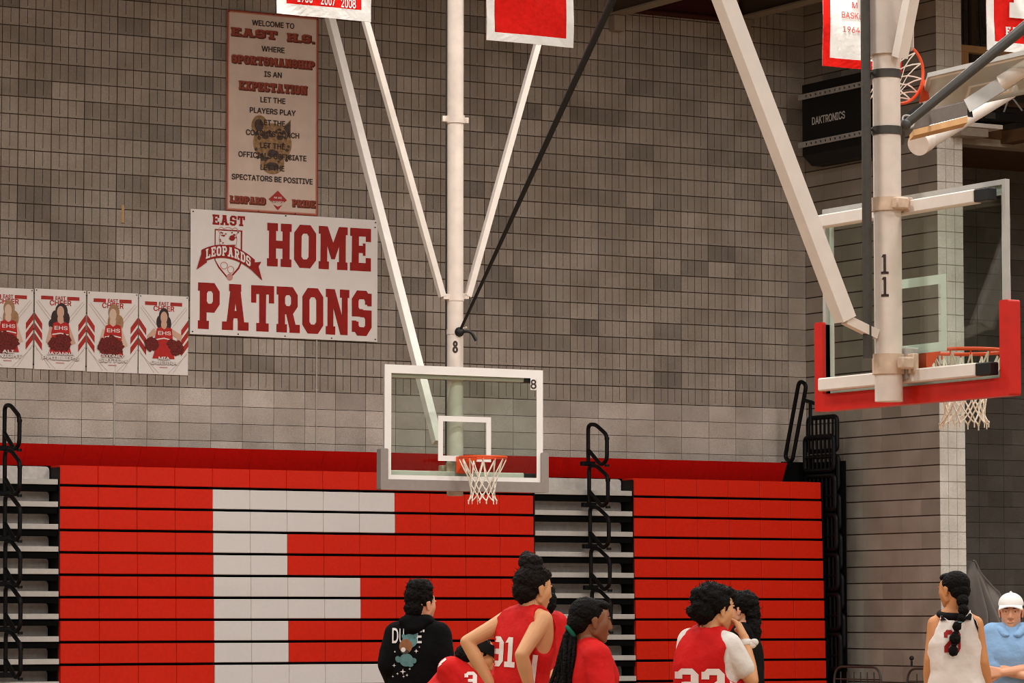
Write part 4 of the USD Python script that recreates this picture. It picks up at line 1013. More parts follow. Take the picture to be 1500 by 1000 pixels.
# low down by the side wall
def frame_rail(label, pts, X, extra):
    P_ = [atX(px, py, X) for px, py in pts]
    t = thing('tube_frame', label, 'tubular frame', (X, P_[0][1], 0))
    q = [np.array([X, P_[0][1], 0.0])] + P_ + [np.array([X, P_[-1][1], 0.0])]
    obj('frame', tube(rounded_open(q, .18, 8), .014, 8), M['strut_grey'], t, smooth=40)
    for k in range(extra):
        w = (k + 1) / (extra + 1); y = P_[0][1] + (P_[-1][1] - P_[0][1]) * w
        obj('spindle', tube([(X, y, .1), (X, y, min(P_[0][2], P_[-1][2]) - .06)], .008, 6), M['strut_grey'], t)
    obj('cross_bar', tube([(X, P_[0][1], P_[0][2] - .15), (X, P_[-1][1], P_[-1][2] - .15)], .01, 6), M['strut_grey'], t)
    return t
frame_rail('low bent dark tube frame beside the end of the red bleacher', [(1222, 976), (1290, 977)], 25.75, 6)
t = frame_rail('low dark tube frame with a round knob, behind the white jersey player', [(1329, 979), (1400, 979)], 25.6, 4)
a = atX(1335.5, 976, 25.6)
obj('knob', cat(tube([a, a + [0, 0, .07]], .013, 8), trimesh.creation.icosphere(2, .028).apply_translation(a + [0, 0, .1])), M['strut_black'], t, smooth=40)

# draped cover in the recess
YC = YE + .9
t = thing('draped_cover', 'grey vinyl cover draped in a peak over equipment beside the wall end', 'cover', (atY(1440, 900, YC)[0], YC, 0))
cx = [1413, 1418, 1423, 1427, 1431, 1435, 1440, 1446, 1452, 1458, 1464, 1469, 1472]
cy = [846, 832, 823, 821, 827, 836, 843, 850, 857, 863, 869, 884, 905]
cd = [.30, .10, .02, -.04, .10, -.10, -.06, .10, .04, -.12, -.05, .06, .3]
front = []
for px, py, dd_ in zip(cx, cy, cd):
    tp = atY(px, py, YC + .1); colm = []
    for h in np.linspace(0, 1, 24):
        w_ = min(1, h * 3.2)
        z = tp[2] * (1 - h) + .03 * h
        colm.append([tp[0] + .02 * math.sin(9 * h + px) * h, YC + .1 + dd_ * 1.5 * w_ - .22 * w_, z])
    front.append(colm)
front = np.array(front)                                     # columns x rows x 3
back = front.copy(); back[:, :, 1] = YC + .75
nc, nr = front.shape[:2]
from scipy.interpolate import make_interp_spline
u_ = np.arange(nc); uf = np.linspace(0, nc - 1, 73)
front = make_interp_spline(u_, front, k=2)(uf); back = make_interp_spline(u_, back, k=1)(uf); nc = 73
ring = np.concatenate([front, back[::-1]], 0); n_ = len(ring)
V = ring.transpose(1, 0, 2).reshape(-1, 3)
Fq = np.array([[j * n_ + i, j * n_ + (i + 1) % n_, (j + 1) * n_ + (i + 1) % n_, (j + 1) * n_ + i] for j in range(nr - 1) for i in range(n_)] + [[i, i + 1, n_ - 2 - i, n_ - 1 - i] for i in range(nc - 1)])
m = trimesh.Trimesh(V, np.vstack([Fq[:, [0, 1, 2]], Fq[:, [0, 2, 3]]]), process=False); m.fix_normals()
obj('cloth', m, M['cover'], t, smooth=50)
obj('hem_band', tube(V[(nr - 1) * n_:(nr - 1) * n_ + nc], .012, 6), M['cover'], t)
obj('edge_piping', tube([k + [0, -.004, .0] for k in front[14:-8, 0]], .012, 6), M['cover'], t, smooth=40)
# ------------------------------------------------------------------ people
def sp(r, p): return Manifold.sphere(r, 20).translate([float(k) for k in p])
def hull(*a): return Manifold.batch_hull(list(a))
def ellm(c, r): return Manifold.sphere(1.0, 28).scale([float(k) for k in r]).translate([float(k) for k in c])
def chain(*pr): return [hull(sp(r0, p0), sp(r1, p1)) for (p0, r0), (p1, r1) in zip(pr, pr[1:])]
def melt(parts, edge=.016, it=12, cut=None):
    m = Manifold.batch_boolean([p for p in parts], OpType.Add)
    if cut: m = m - Manifold.batch_boolean(cut, OpType.Add)
    m = m.refine_to_length(edge).to_mesh()
    t = trimesh.Trimesh(np.array(m.vert_properties[:, :3], float), np.array(m.tri_verts, int), process=True)
    if it: trimesh.smoothing.filter_taubin(t, iterations=it)
    return t
def ruffle(t, amp, freq, seed=0, octaves=3):
    n = np.array(t.vertex_normals)
    t.vertices = t.vertices + n * (amp * (meshkit.fbm(np.array(t.vertices) * freq, octaves, seed) - .45) * 2)[:, None]
    return t

def hand(w, d, nrm, k=1.0, curl=.5, thumb=1, spread=.12):
    """palm, four fingers of unequal length and a thumb; d points along the hand, nrm out of the palm's hollow"""
    d = np.asarray(d, float) / np.linalg.norm(d); nrm = np.asarray(nrm, float); nrm = nrm - d * (nrm @ d); nrm /= np.linalg.norm(nrm)
    s = np.cross(d, nrm) * thumb
    w = np.asarray(w, float); P = lambda a, b, c=0: w + k * (a * d + b * s + c * nrm)
    out = [hull(sp(.021 * k, P(.01, .014)), sp(.021 * k, P(.01, -.014)), sp(.014 * k, P(.088, .030)), sp(.012 * k, P(.082, -.032)), sp(.017 * k, P(.05, .02, .006)))]
    for b, ln in ((.030, .072), (.010, .080), (-.011, .074), (-.031, .058)):
        p = P(.086, b); a0 = curl * .7; pts = [(p, .0098 * k)]; ang = a0
        for f in (.45, .32, .23):
            dirv = math.cos(ang) * d + math.sin(ang) * nrm + s * b * spread * 8
            dirv /= np.linalg.norm(dirv); p = p + dirv * ln * f * k; pts.append((p, (.0092 - .002 * (1 - f)) * k)); ang += curl * .9
        out += chain(*pts)
    t0 = P(.025, .030, .006); t1 = P(.055, .052, .020); t2 = P(.082, .058, .034)
    out += chain((t0, .014 * k), (t1, .0115 * k), (t2, .0095 * k))
    return out

class Person:
    def __init__(s, label, px, D, group=None):
        s.D, s.o = D, ORG + FWD * D + RGT * ((px - 750) / F * D); s.o[2] = 0
        s.t = thing('person', label, 'person', tuple(s.o), group=group)
    def J(s, px, py, t=0.0):
        w = atD(px, py, s.D - t) - s.o
        return np.array([w @ RGT, w @ FWD, w[2]])
    def W(s, m):
        m = m.copy(); v = m.vertices
        m.vertices = s.o + v[:, :1] * RGT + v[:, 1:2] * FWD + v[:, 2:3] * UP
        m.invert() if np.linalg.det(np.stack([RGT, FWD, UP])) < 0 else None
        return m
    def add(s, name, m, mt, parent=None, smooth=True): return obj(name, s.W(m), mt, parent or s.t, smooth=smooth)

def axes(yaw, pitch=0, roll=0):
    """columns right, forward, up of a body that faces yaw (0 away from us, 90 to the picture's right side)"""
    y, p, r = (math.radians(k) for k in (yaw, pitch, roll))
    Fv = np.array([math.sin(y) * math.cos(p), math.cos(y) * math.cos(p), math.sin(p)])
    Rv = np.array([math.cos(y), -math.sin(y), 0.0]); Uv = np.cross(Rv, Fv)
    R2 = Rv * math.cos(r) + Uv * math.sin(r); U2 = np.cross(R2, Fv)
    return np.stack([R2, Fv, U2], 1)
def headparts(A, c, k=1.0):
    T = lambda x, y, z: c + k * (A @ np.array([x, y, z]))
    e = lambda p, r: Manifold.sphere(1.0, 28).scale([k * q for q in r]).transform(np.concatenate([A, T(*p)[:, None]], 1))
    return [e((0, -.012, .032), (.076, .095, .086)),
            hull(e((0, .05, .045), (.055, .038, .04)), e((.034, .048, -.008), (.032, .036, .03)), e((-.034, .048, -.008), (.032, .036, .03)), e((0, .062, -.088), (.026, .024, .022)),
                 e((.042, .01, -.055), (.022, .03, .025)), e((-.042, .01, -.055), (.022, .03, .025)), e((0, -.01, -.02), (.06, .06, .05))),
            hull(e((0, .082, .026), (.011, .012, .014)), e((0, .100, -.022), (.0135, .0135, .013)), e((.014, .086, -.028), (.010, .012, .009)), e((-.014, .086, -.028), (.010, .012, .009))),
            hull(e((.04, .077, .030), (.012, .01, .006)), e((0, .089, .026), (.012, .008, .006))), hull(e((-.04, .077, .030), (.012, .01, .006)), e((0, .089, .026), (.012, .008, .006))),
            hull(e((.013, .080, -.057), (.013, .013, .011)), e((-.013, .080, -.057), (.013, .013, .011))),
            hull(e((.079, -.008, .012), (.007, .018, .02)), e((.076, -.002, -.024), (.007, .010, .012))), hull(e((-.079, -.008, .012), (.007, .018, .02)), e((-.076, -.002, -.024), (.007, .010, .012)))]
def blob(A, c, ells, k=1.0, amp=.008, freq=55, seed=1, edge=.011, cut=None, it=6):
    T = lambda p: c + k * (A @ np.array(p, float))
    e = lambda p, r: Manifold.sphere(1.0, 28).scale([k * q for q in r]).transform(np.concatenate([A, T(p)[:, None]], 1))
    m = melt([e(q[:3], q[3:]) for q in ells], edge, it, [e(q[:3], q[3:]) for q in cut] if cut else None)
    return ruffle(m, amp, freq, seed)
def face(P, A, c, k=1.0, lip='lip', brow='hair'):
    T = lambda x, y, z: c + k * (A @ np.array([x, y, z]))
    for s in (-1, 1):
        e = P.add('eye', trimesh.creation.icosphere(2, .0115 * k).apply_translation(T(s * .031, .0735, .012)), M['eye_white'])
        P.add('iris', trimesh.creation.icosphere(2, .0062 * k).apply_translation(T(s * .031, .0800, .012)), M['iris'], e)
        P.add('eyebrow', tube([T(s * .014, .087, .034), T(s * .032, .0835, .038), T(s * .05, .068, .034)], [.003, .0042, .002], 6), M[brow])
    P.add('lips', cat(tube([T(-.023, .072, -.056), T(-.008, .0875, -.0525), T(.008, .0875, -.0525), T(.023, .072, -.056)], [.002, .005, .005, .002], 8), tube([T(-.021, .072, -.0575), T(0, .0865, -.0615), T(.021, .072, -.0575)], [.002, .0058, .002], 8)), M[lip])

def figure(P, yaw, head, hyaw, neck, sh, el, wr, hips, skin, hpitch=0, hroll=0, hk=1.0, top='jersey', sleeve=0.0, fore=0.0, topmat='jersey', bottoms='shorts_black', lean=None, girth=1.0, hands=None, ease=.014, hem=.10, pants=False, knees=None, arm=.078, nk_low=0.0):
    """sh, el, wr: (their left, their right); everything in the person's own frame"""
    A = axes(yaw); Rv, Fv = A[:, 0], A[:, 1]; H = axes(hyaw, hpitch, hroll)
    sm = (sh[0] + sh[1]) / 2; up_ = sm - hips; L = np.linalg.norm(up_); up_ = up_ / L
    fwd = Fv - up_ * (Fv @ up_); fwd /= np.linalg.norm(fwd); lat = np.cross(fwd, up_)
    g = girth
    ch, wa, hp = sm - up_ * L * .27 + fwd * .015, sm - up_ * L * .64, hips
    def torso(e, skinny=False):
        cp = [sp(.108 * g + e, ch + lat * q * .078 * g) for q in (-1, 1)]; wp_ = [sp(.098 * g + e, wa + lat * q * .058 * g) for q in (-1, 1)]
        hp_ = [sp(.112 * g + e, hp + lat * q * .072 * g - up_ * .02) for q in (-1, 1)]
        return cp, wp_, hp_
    cp, wp_, hp_ = torso(0)
    body = [hull(sp(.058, sh[0] - up_ * .01), sp(.058, sh[1] - up_ * .01), *cp, sp(.062, neck)), hull(*cp, *wp_), hull(*wp_, *hp_)]
    hb = head + H @ np.array([0, -.03, -.03]) * hk
    body += [hull(sp(.056 * hk, neck - up_ * .01), sp(.052 * hk, hb), sp(.048 * hk, head + H @ np.array([0, -.005, -.06]) * hk))]
    body += headparts(H, head, hk)
    for i in (0, 1):
        body += chain((sh[i], .056 * g ** .5), (sh[i] * .6 + el[i] * .4, .047 * g ** .5), (el[i], .038), (el[i] * .68 + wr[i] * .32, .040), (wr[i], .026))
        d = wr[i] - el[i]
        hd = (hands or {}).get(i, {})
        body += hand(wr[i], hd.get('d', d), hd.get('n', fwd * .3 - lat * (1 if i else -1)), hd.get('k', 1.0), hd.get('curl', .45), hd.get('thumb', -1 if i else 1))
    legs = []
    for i, q in ((0, -1), (1, 1)):
        h0 = hp + lat * q * .085
        kn = np.array([h0[0], h0[1], .50]) + Fv * .03 + Rv * q * .01; an = np.array([h0[0], h0[1], .085]) + Rv * q * .02 - Fv * .02
        if knees is not None: kn = kn + knees
        body += chain((h0, .088 * g), (kn, .056), (kn * .7 + an * .3 - Fv * .02, .054), (an, .037))
        body += [hull(sp(.034, an - Fv * .02 - [0, 0, .04]), sp(.03, an + Fv * .14 - [0, 0, .052]), sp(.03, an))]
        legs.append((h0, kn, an))
    P.add('body', melt(body, .0135, 8), M[skin])
    # top
    e = ease; cp, wp_, hp_ = torso(e)
    low = [sp(.115 * g + e, hp + lat * q * .078 * g - up_ * hem) for q in (-1, 1)]
    cut = None
    if top == 'tank':
        parts = [hull(sp(.060 + e, sh[0] - up_ * .01), sp(.060 + e, sh[1] - up_ * .01), *cp, sp(.066 + e, neck - up_ * .012)), hull(*cp, *wp_), hull(*wp_, *hp_), hull(*hp_, *low)]
        cut = [hull(sp(arm, sh[i] + lat * q * .040 + up_ * .05), sp(arm, sh[i] + lat * q * .034 - up_ * .06), sp(arm * .8, sh[i] + lat * q * .045 - up_ * .13)) for i, q in ((0, -1), (1, 1))]
        cut += [hull(sp(.062 + nk_low, neck + up_ * (.03 - nk_low * .6)), sp(.058, neck + up_ * .10 + fwd * .03))]
    else:
        parts = [hull(sp(.058 + e, sh[0]), sp(.058 + e, sh[1]), *cp, sp(.050 + e, neck - up_ * .022)), hull(*cp, *wp_), hull(*wp_, *hp_), hull(*hp_, *low)]
        for i in (0, 1):
            u = sleeve; c1 = sh[i] + (el[i] - sh[i]) * min(u, 1)
            parts += chain((sh[i], .060 * g ** .5 + e), (sh[i] * .5 + c1 * .5, .055 + e), (c1, (.050 if u < 1 else .043) + e))
            if fore: parts += chain((el[i], .043 + e), (el[i] + (wr[i] - el[i]) * fore * .6, .042 + e), (el[i] + (wr[i] - el[i]) * fore, .034 + e))
    shirt = ruffle(melt(parts, .018, 8, cut), .006, 9, seed=int(P.D * 10))
    so = P.add('hoodie' if top == 'hoodie' else ('jersey' if top == 'tank' else 'shirt'), shirt, M[topmat])
    sh_parts = [hull(*[sp(.122 * g, hp + lat * q * .075) for q in (-1, 1)], *[sp(.116 * g, hp + lat * q * .072 + up_ * .08) for q in (-1, 1)])]
    for h0, kn, an in legs:
        k1 = an if pants else h0 * .15 + kn * .85
        sh_parts += chain((h0, .105 * g), (h0 * .5 + k1 * .5, .092), (k1, .062 if pants else .09))
    P.add('trousers' if pants else 'shorts', melt(sh_parts, .03, 6), M[bottoms])
    for h0, kn, an in legs:
        P.add('shoe', melt([hull(sp(.044, an - Fv * .03 - [0, 0, .04]), sp(.038, an + Fv * .08 - [0, 0, .046]), sp(.034, an + Fv * .155 - [0, 0, .05])), hull(sp(.044, an), sp(.044, an - [0, 0, .04]))], .02, 4), M['shoe'])
    return dict(A=A, H=H, lat=lat, up=up_, fwd=fwd, shirt=shirt, so=so, ch=ch, head=head, hk=hk)

def drape(geom, surf, x, z, lift=.004, d=np.array([0, 1.0, 0]), sx=1.0, roll=0.0, cell=.012):
    """lays flat print on a garment: every point goes straight to the cloth along d"""
    m = geom if isinstance(geom, trimesh.Trimesh) else extrude(geom, .001)
    v, f = np.array(m.vertices), np.array(m.faces)
    top = np.abs(np.array(m.face_normals)[:, 2] - 1) < .1
    v, f = trimesh.remesh.subdivide_to_size(v, f[top], cell)
    c, s = math.cos(roll), math.sin(roll)
    xx = (v[:, 0] * c - v[:, 1] * s) * sx + x; zz = v[:, 0] * s + v[:, 1] * c + z
    o = np.stack([xx, np.zeros(len(xx)), zz], 1) - d * 1.5
    # first hit on the cloth
    T = surf.triangles; best = np.full(len(o), np.inf)
    e1, e2 = T[:, 1] - T[:, 0], T[:, 2] - T[:, 0]
    h = np.cross(np.broadcast_to(d, e2.shape), e2); a = np.einsum('ij,ij->i', e1, h)
    lo, hi = T[:, :, [0, 2]].min(1), T[:, :, [0, 2]].max(1)
    for i, p in enumerate(o):
        q = (lo[:, 0] <= p[0] + .1) & (hi[:, 0] >= p[0] - .1) & (np.abs(a) > 1e-12) & (lo[:, 1] <= p[2] + .05) & (hi[:, 1] >= p[2] - .05) if abs(d[1]) > .99 else np.abs(a) > 1e-12
        s_ = p - T[q, 0]; u = np.einsum('ij,ij->i', s_, h[q]) / a[q]
        qq = np.cross(s_, e1[q]); w = (qq @ d) / a[q]; t = np.einsum('ij,ij->i', qq, e2[q]) / a[q]
        ok = (u >= -1e-6) & (w >= -1e-6) & (u + w <= 1 + 1e-6) & (t > 0)
        if ok.any(): best[i] = t[ok].min()
    keep = np.isfinite(best)
    best[~keep] = np.median(best[keep]) if keep.any() else 1.5
    pts = o + d * (best - lift)[:, None]
    f = f[keep[f].all(1)]
    back = pts + d * .0015
    n = len(pts)
    m = trimesh.Trimesh(np.vstack([pts, back]), np.vstack([f, f[:, ::-1] + n]), process=False)
    m.remove_unreferenced_vertices()
    return m

def strands(P, name, surf, mt, n, ln, seed, wid=.0016, up=.3):
    """short loose hairs that break the outline"""
    rng = np.random.default_rng(seed); pts, fi = trimesh.sample.sample_surface(surf, n, seed=seed)
    nr = np.array(surf.face_normals)[fi]; out = []
    for p, q in zip(pts, nr):
        d = q + rng.normal(0, .5, 3) + [0, 0, up]; d /= np.linalg.norm(d); L_ = ln * (.4 + rng.random())
        out.append(tube([p - q * .004, p + d * L_ * .5, p + d * L_ + rng.normal(0, .25, 3) * L_], [wid, wid * .8, wid * .3], 3))
    return P.add(name, cat(out), mt, smooth=False)

# --- the player with a bun, number 31, hands on hips
P = Person('player with a high bun in red jersey 31, seen from behind with hands on hips', 765, 20.0)
J = P.J
R = figure(P, 50, J(783, 864, .0), 58, J(777, 899, .02), (J(743, 908, -.12), J(795, 908, .12)), (J(684, 940, -.06), J(764, 959, .26)), (J(720, 1003, -.02), J(777, 1012, .22)), J(762, 1030, 0), 'skin', hpitch=-6, top='tank', bottoms='jersey', ease=.016,
           hands={0: dict(d=(.5, .5, -.5), n=(.2, .6, -.2), curl=.4), 1: dict(d=(.3, .5, -.6), n=(.1, .6, .1), curl=.4)})
face(P, R['H'], R['head'], 1.0, brow='hair_brown')
hr = blob(R['H'], R['head'], [(0, -.034, .046, .090, .096, .088), (0, -.06, -.01, .076, .070, .075), (0, .01, .085, .074, .078, .046)], cut=[(0, .10, -.02, .085, .062, .09)], amp=.010, freq=45, seed=3)
ho = P.add('hair', hr, M['hair_brown'])
bn = blob(R['H'], R['head'], [(.0, -.025, .112, .070, .068, .045), (-.015, -.03, .150, .070, .066, .050), (-.05, -.035, .178, .045, .042, .034)], amp=.012, freq=50, seed=4)
P.add('bun', bn, M['hair_brown'], ho)
strands(P, 'loose_hair', hr, M['hair_brown'], 200, .014, 4)
num = slab('31', .165, .7, .8)
P.add('number', drape(slab('31', .165, .8, .62), R['shirt'], J(735, 976, 0)[0], J(735, 976, 0)[2], roll=-.06), M['number'])
P.add('side_stripe', drape(sbox(-.014, -.1, .014, .10), R['shirt'], J(781, 985, 0)[0], J(781, 985, 0)[2], roll=-.12), M['number'])

# --- the bent player with a headband, in front of the hoodie wearer
P = Person('bent-over player in red with a wide black headband, half hidden behind number 31', 680, 21.2)
J = P.J
R = figure(P, 72, J(700, 961, .05), 78, J(684, 974, .04), (J(718, 990, -.10), J(660, 980, .10)), (J(735, 1040, -.12), J(680, 1045, .16)), (J(740, 1090, -.1), J(715, 1085, .12)), J(632, 1046, .0), 'skin_tan', hpitch=-32, top='tee', sleeve=.55, topmat='jersey', bottoms='jersey', ease=.02, knees=np.array([.10, 0, 0]))
face(P, R['H'], R['head'])
hr = blob(R['H'], R['head'], [(0, -.03, .036, .086, .094, .088), (0, -.07, -.03, .06, .06, .07)], cut=[(0, .10, -.02, .085, .062, .09)], amp=.008, seed=6)
P.add('hair', hr, M['hair'])
a = np.linspace(0, 2 * math.pi, 33)[:-1]; hv = []
for z_ in (.028, .088):
    for q in a: hv.append(R['head'] + R['H'] @ np.array([.094 * math.cos(q) * (1 - 1.2 * (z_ - .028)), -.014 + .112 * math.sin(q) * (1 - 1.2 * (z_ - .028)), z_ + .018 * math.sin(q)]))
hv = np.array(hv); inner = R['head'] + (hv - R['head']) * .93
V = np.vstack([hv, inner]); n = 32; Fq = []
for i in range(n):
    j = (i + 1) % n
    Fq += [[i, j, n + j, n + i], [2 * n + j, 2 * n + i, 3 * n + i, 3 * n + j], [n + i, n + j, 3 * n + j, 3 * n + i], [j, i, 2 * n + i, 2 * n + j]]
Fq = np.array(Fq); hbm = trimesh.Trimesh(V, np.vstack([Fq[:, [0, 1, 2]], Fq[:, [0, 2, 3]]]), process=False); hbm.fix_normals()
P.add('headband', hbm, M['trim_black'])
P.add('shoulder_stripe', drape(U(affinity.rotate(sbox(-.06, -.012, .06, .012), 38), affinity.rotate(sbox(-.03, -.02, .02, .02), 38)), R['shirt'], J(641, 972)[0], J(641, 972)[2]), M['number'])
P.add('number', drape(slab('3', .1), R['shirt'], J(690, 1008)[0], J(690, 1008)[2]), M['number'])

# --- red shirt behind number 31
P = Person('player in a loose red shirt, mostly hidden behind number 31', 800, 22.6)
J = P.J
R = figure(P, -35, J(788, 878, 0), -40, J(797, 905), (J(776, 915, .03), J(812, 914, -.03)), (J(768, 975, .05), J(818, 962, .0)), (J(772, 1020, .1), J(800, 1000, .14)), J(796, 1035), 'skin_tan', top='tee', sleeve=.9, topmat='jersey', bottoms='jersey', ease=.026)
face(P, R['H'], R['head'])
hr = blob(R['H'], R['head'], [(0, -.03, .042, .086, .094, .084), (0, -.09, -.04, .05, .04, .06)], cut=[(0, .10, -.02, .085, .062, .09)], amp=.007, seed=7)
ho = P.add('hair', hr, M['hair'])
P.add('ponytail', blob(R['H'], R['head'], [(.0, -.125, .0, .036, .036, .045), (.0, -.13, -.035, .028, .03, .035)], amp=.009, seed=8), M['hair'], ho)
P.add('number', drape(slab('1', .10, .7, .6), R['shirt'], J(801, 958)[0], J(801, 958)[2]), M['number'])

# --- long dark braids, green hair tie
P = Person('player with long dark braids in a green tie, red shirt, looking sideways', 862, 19.5)
J = P.J
R = figure(P, 72, J(868, 911, 0), 78, J(860, 942, 0), (J(853, 956, -.15), J(874, 962, .15)), (J(860, 1015, -.16), J(884, 1018, .2)), (J(890, 1060, -.1), J(895, 1070, .18)), J(858, 1080), 'skin_dark', hpitch=-4, top='tee', sleeve=.95, topmat='jersey', bottoms='jersey', ease=.02)
face(P, R['H'], R['head'], lip='lip_dark')
hr = blob(R['H'], R['head'], [(0, -.036, .048, .090, .098, .086), (0, -.075, .0, .075, .065, .07), (0, .025, .092, .062, .065, .032)], cut=[(0, .105, -.03, .085, .068, .11), (.085, .012, -.03, .03, .036, .045)], amp=.006, freq=80, seed=9)
ho = P.add('hair', hr, M['hair'])
tie = J(835, 927, .02); rng = np.random.default_rng(12); br = []
for k in range(46):
    a = rng.random() * 6.28; r0 = .028 * rng.random() ** .5; q = np.array([math.cos(a) * r0, math.sin(a) * r0, 0])
    end = J(821 + rng.normal(0, 13), 1045 + rng.normal(0, 10), .06 + rng.normal(0, .03))
    mid = J(830 + rng.normal(0, 5), 968, .05 + rng.normal(0, .02))
    pts = rounded_open([J(846, 915, .0) + q * .6, tie + q, mid + q * 1.2, end], .1, 6)
    w = .0125 * (1 + .14 * np.sin(np.arange(len(pts)) * 2.4 + k)); w[0] = .009
    br.append(tube(pts, w, 7))
P.add('braids', cat(br), M['hair'], ho)
P.add('hair_tie', torus(.034, .013, (0, 0, 0), 20, 8).apply_transform(trimesh.geometry.align_vectors([0, 0, 1], [.75, .1, .5])).apply_translation(tie + [.004, 0, .004]), M['green_tie'], ho)

# --- number 32 with a white shirt under the jersey, hand to mouth
P = Person('player in red jersey 32 over a white shirt, hand raised to the mouth', 1038, 19.5)
J = P.J
shl = (J(1011, 940, -.08), J(1066, 946, .09)); ell_ = (J(1004, 1000, -.02), J(1101, 996, .08)); wrr = (J(1012, 1060, -.1), J(1090, 933, .0))
R = figure(P, 28, J(1049, 893, 0), 62, J(1040, 928, .01), shl, ell_, wrr, J(1034, 1075), 'skin', girth=.95, hpitch=-6, top='tee', sleeve=.62, topmat='tee_white', bottoms='jersey', ease=.016,
           hands={1: dict(d=J(1079, 909, -.04) - wrr[1], n=(-1, .3, -.35), curl=.75, thumb=-1)})
face(P, R['H'], R['head'])
lat, up_, fwd, ch = R['lat'], R['up'], R['fwd'], R['ch']; nk = J(1040, 928, .01); hp = J(1034, 1075)
c1 = [sp(.131, ch + lat * q * .072) for q in (-1, 1)]; w1 = [sp(.122, ch - up_ * .2 + lat * q * .066) for q in (-1, 1)]; h1 = [sp(.132, hp + lat * q * .08) for q in (-1, 1)]
cu = [hull(sp(.080, shl[i] + lat * q * .040 + up_ * .05), sp(.080, shl[i] + lat * q * .036 - up_ * .06), sp(.066, shl[i] + lat * q * .045 - up_ * .13)) for i, q in ((0, -1), (1, 1))] + [hull(sp(.066, nk + up_ * .035), sp(.06, nk + up_ * .10 + fwd * .03))]
js = ruffle(melt([hull(sp(.086, shl[0] - up_ * .01), sp(.086, shl[1] - up_ * .01), *c1, sp(.086, nk - up_ * .018)), hull(*c1, *w1), hull(*w1, *h1)], .018, 8, cu), .005, 9, seed=5)
P.add('jersey', js, M['jersey'])
num = slab('32', .17, .9)
P.add('number', drape(num, js, J(1024, 1025)[0], J(1024, 1025)[2]), M['number'])
P.add('side_stripe', drape(U(affinity.rotate(sbox(-.008, -.06, .008, .06), 12), affinity.rotate(sbox(.022, -.07, .034, .05), 14)), js, J(1070, 1003)[0], J(1070, 1003)[2]), M['number'])
hr = blob(R['H'], R['head'], [(0, -.036, .052, .098, .104, .094), (0, -.080, .0, .080, .070, .085), (-.03, -.108, -.02, .05, .05, .05), (-.01, -.100, .06, .055, .055, .05), (0, .02, .10, .07, .07, .036)], cut=[(0, .105, -.03, .085, .062, .11), (.09, .01, -.035, .035, .034, .045)], amp=.014, freq=38, seed=11)
P.add('hair', hr, M['hair'])
strands(P, 'loose_hair', hr, M['hair'], 260, .018, 5)
d_ = wrr[1] - ell_[1]; d_ /= np.linalg.norm(d_)
wb = tube([wrr[1] - d_ * .052, wrr[1] - d_ * .02], .034, 14)
bow = [trimesh.creation.icosphere(2, .02).apply_scale((1.2, .8, 1)).apply_translation(wrr[1] - d_ * .036 + [.036 + .012 * k, -.01, .014 * (k - .5)]) for k in (0, 1)]
P.add('wristband', cat(wb, bow), M['tee_white'])

# --- dark curly-haired person behind number 32
P = Person('person in black with dark curly hair, standing behind player 32', 1090, 25.0)
J = P.J
R = figure(P, -70, J(1083, 893, 0), -82, J(1088, 919, 0), (J(1086, 930, .14), J(1094, 930, -.14)), (J(1092, 975, .2), J(1102, 975, -.16)), (J(1080, 1010, .16), J(1088, 1010, -.1)), J(1091, 1030), 'skin_fair', top='hoodie', sleeve=1.0, fore=.9, topmat='hoodie_black', bottoms='hoodie_black', pants=True, ease=.02)
face(P, R['H'], R['head'])
hr = blob(R['H'], R['head'], [(0, -.032, .046, .098, .10, .088), (0, -.085, -.015, .075, .062, .085), (.03, -.09, -.085, .06, .055, .07), (.03, -.095, -.17, .055, .05, .08), (-.04, -.09, -.13, .05, .05, .08), (0, .03, .10, .066, .06, .036)], cut=[(0, .11, -.03, .088, .066, .105)], amp=.016, freq=36, seed=13)
P.add('hair', hr, M['hair'])
strands(P, 'loose_hair', hr, M['hair'], 180, .016, 6)

# --- hoodie with a printed back
P = Person('person with tall dark curls in a black hoodie with a printed back', 612, 23.0)
J = P.J
R = figure(P, 16, J(617, 886, 0), 48, J(612, 913, 0), (J(584, 931, -.03), J(640, 931, .03)), (J(571, 972, .02), J(648, 970, .08)), (J(585, 1006, -.14), J(632, 1006, -.1)), J(612, 1038), 'skin_fair', hpitch=-4, top='hoodie', sleeve=1.0, fore=.95, topmat='hoodie_black', bottoms='hoodie_black', pants=True, ease=.034, girth=1.04)
face(P, R['H'], R['head'])
P.add('hood', ruffle(melt([hull(ellm(J(600, 910, .05), (.066, .06, .045)), ellm(J(624, 910, .03), (.06, .07, .045)), ellm(J(607, 921, .08), (.055, .05, .035))), hull(ellm(J(602, 905, .02), (.05, .07, .035)), ellm(J(622, 910, -.01), (.05, .08, .03)))], .014, 8), .008, 16, 3), M['hoodie_black'])
hr = blob(R['H'], R['head'], [(0, -.024, .055, .088, .096, .088), (0, -.02, .11, .084, .086, .06), (0, -.062, -.02, .068, .05, .07)], cut=[(0, .108, -.035, .085, .066, .10), (.088, .012, -.045, .03, .03, .05)], amp=.013, freq=48, seed=15)
P.add('hair', hr, M['hair'])
strands(P, 'loose_hair', hr, M['hair'], 220, .014, 8)
S_ = R['shirt']; pos = lambda px, py: (J(px, py)[0], J(px, py)[2])
k = P.D / F
for tx, px, py, h_, w_ in (('D', 579.5, 941, 21, 9), ('U', 589, 941, 20, 7), ('E', 614.5, 941, 18, 8), ("'", 621, 930, 8, 3)):
    g = sans(tx, h_ * k, .001, True, w_ * k)
    x, z = pos(px, py); P.add('lettering', drape(g, S_, x, z, .005), M['pale_print'])
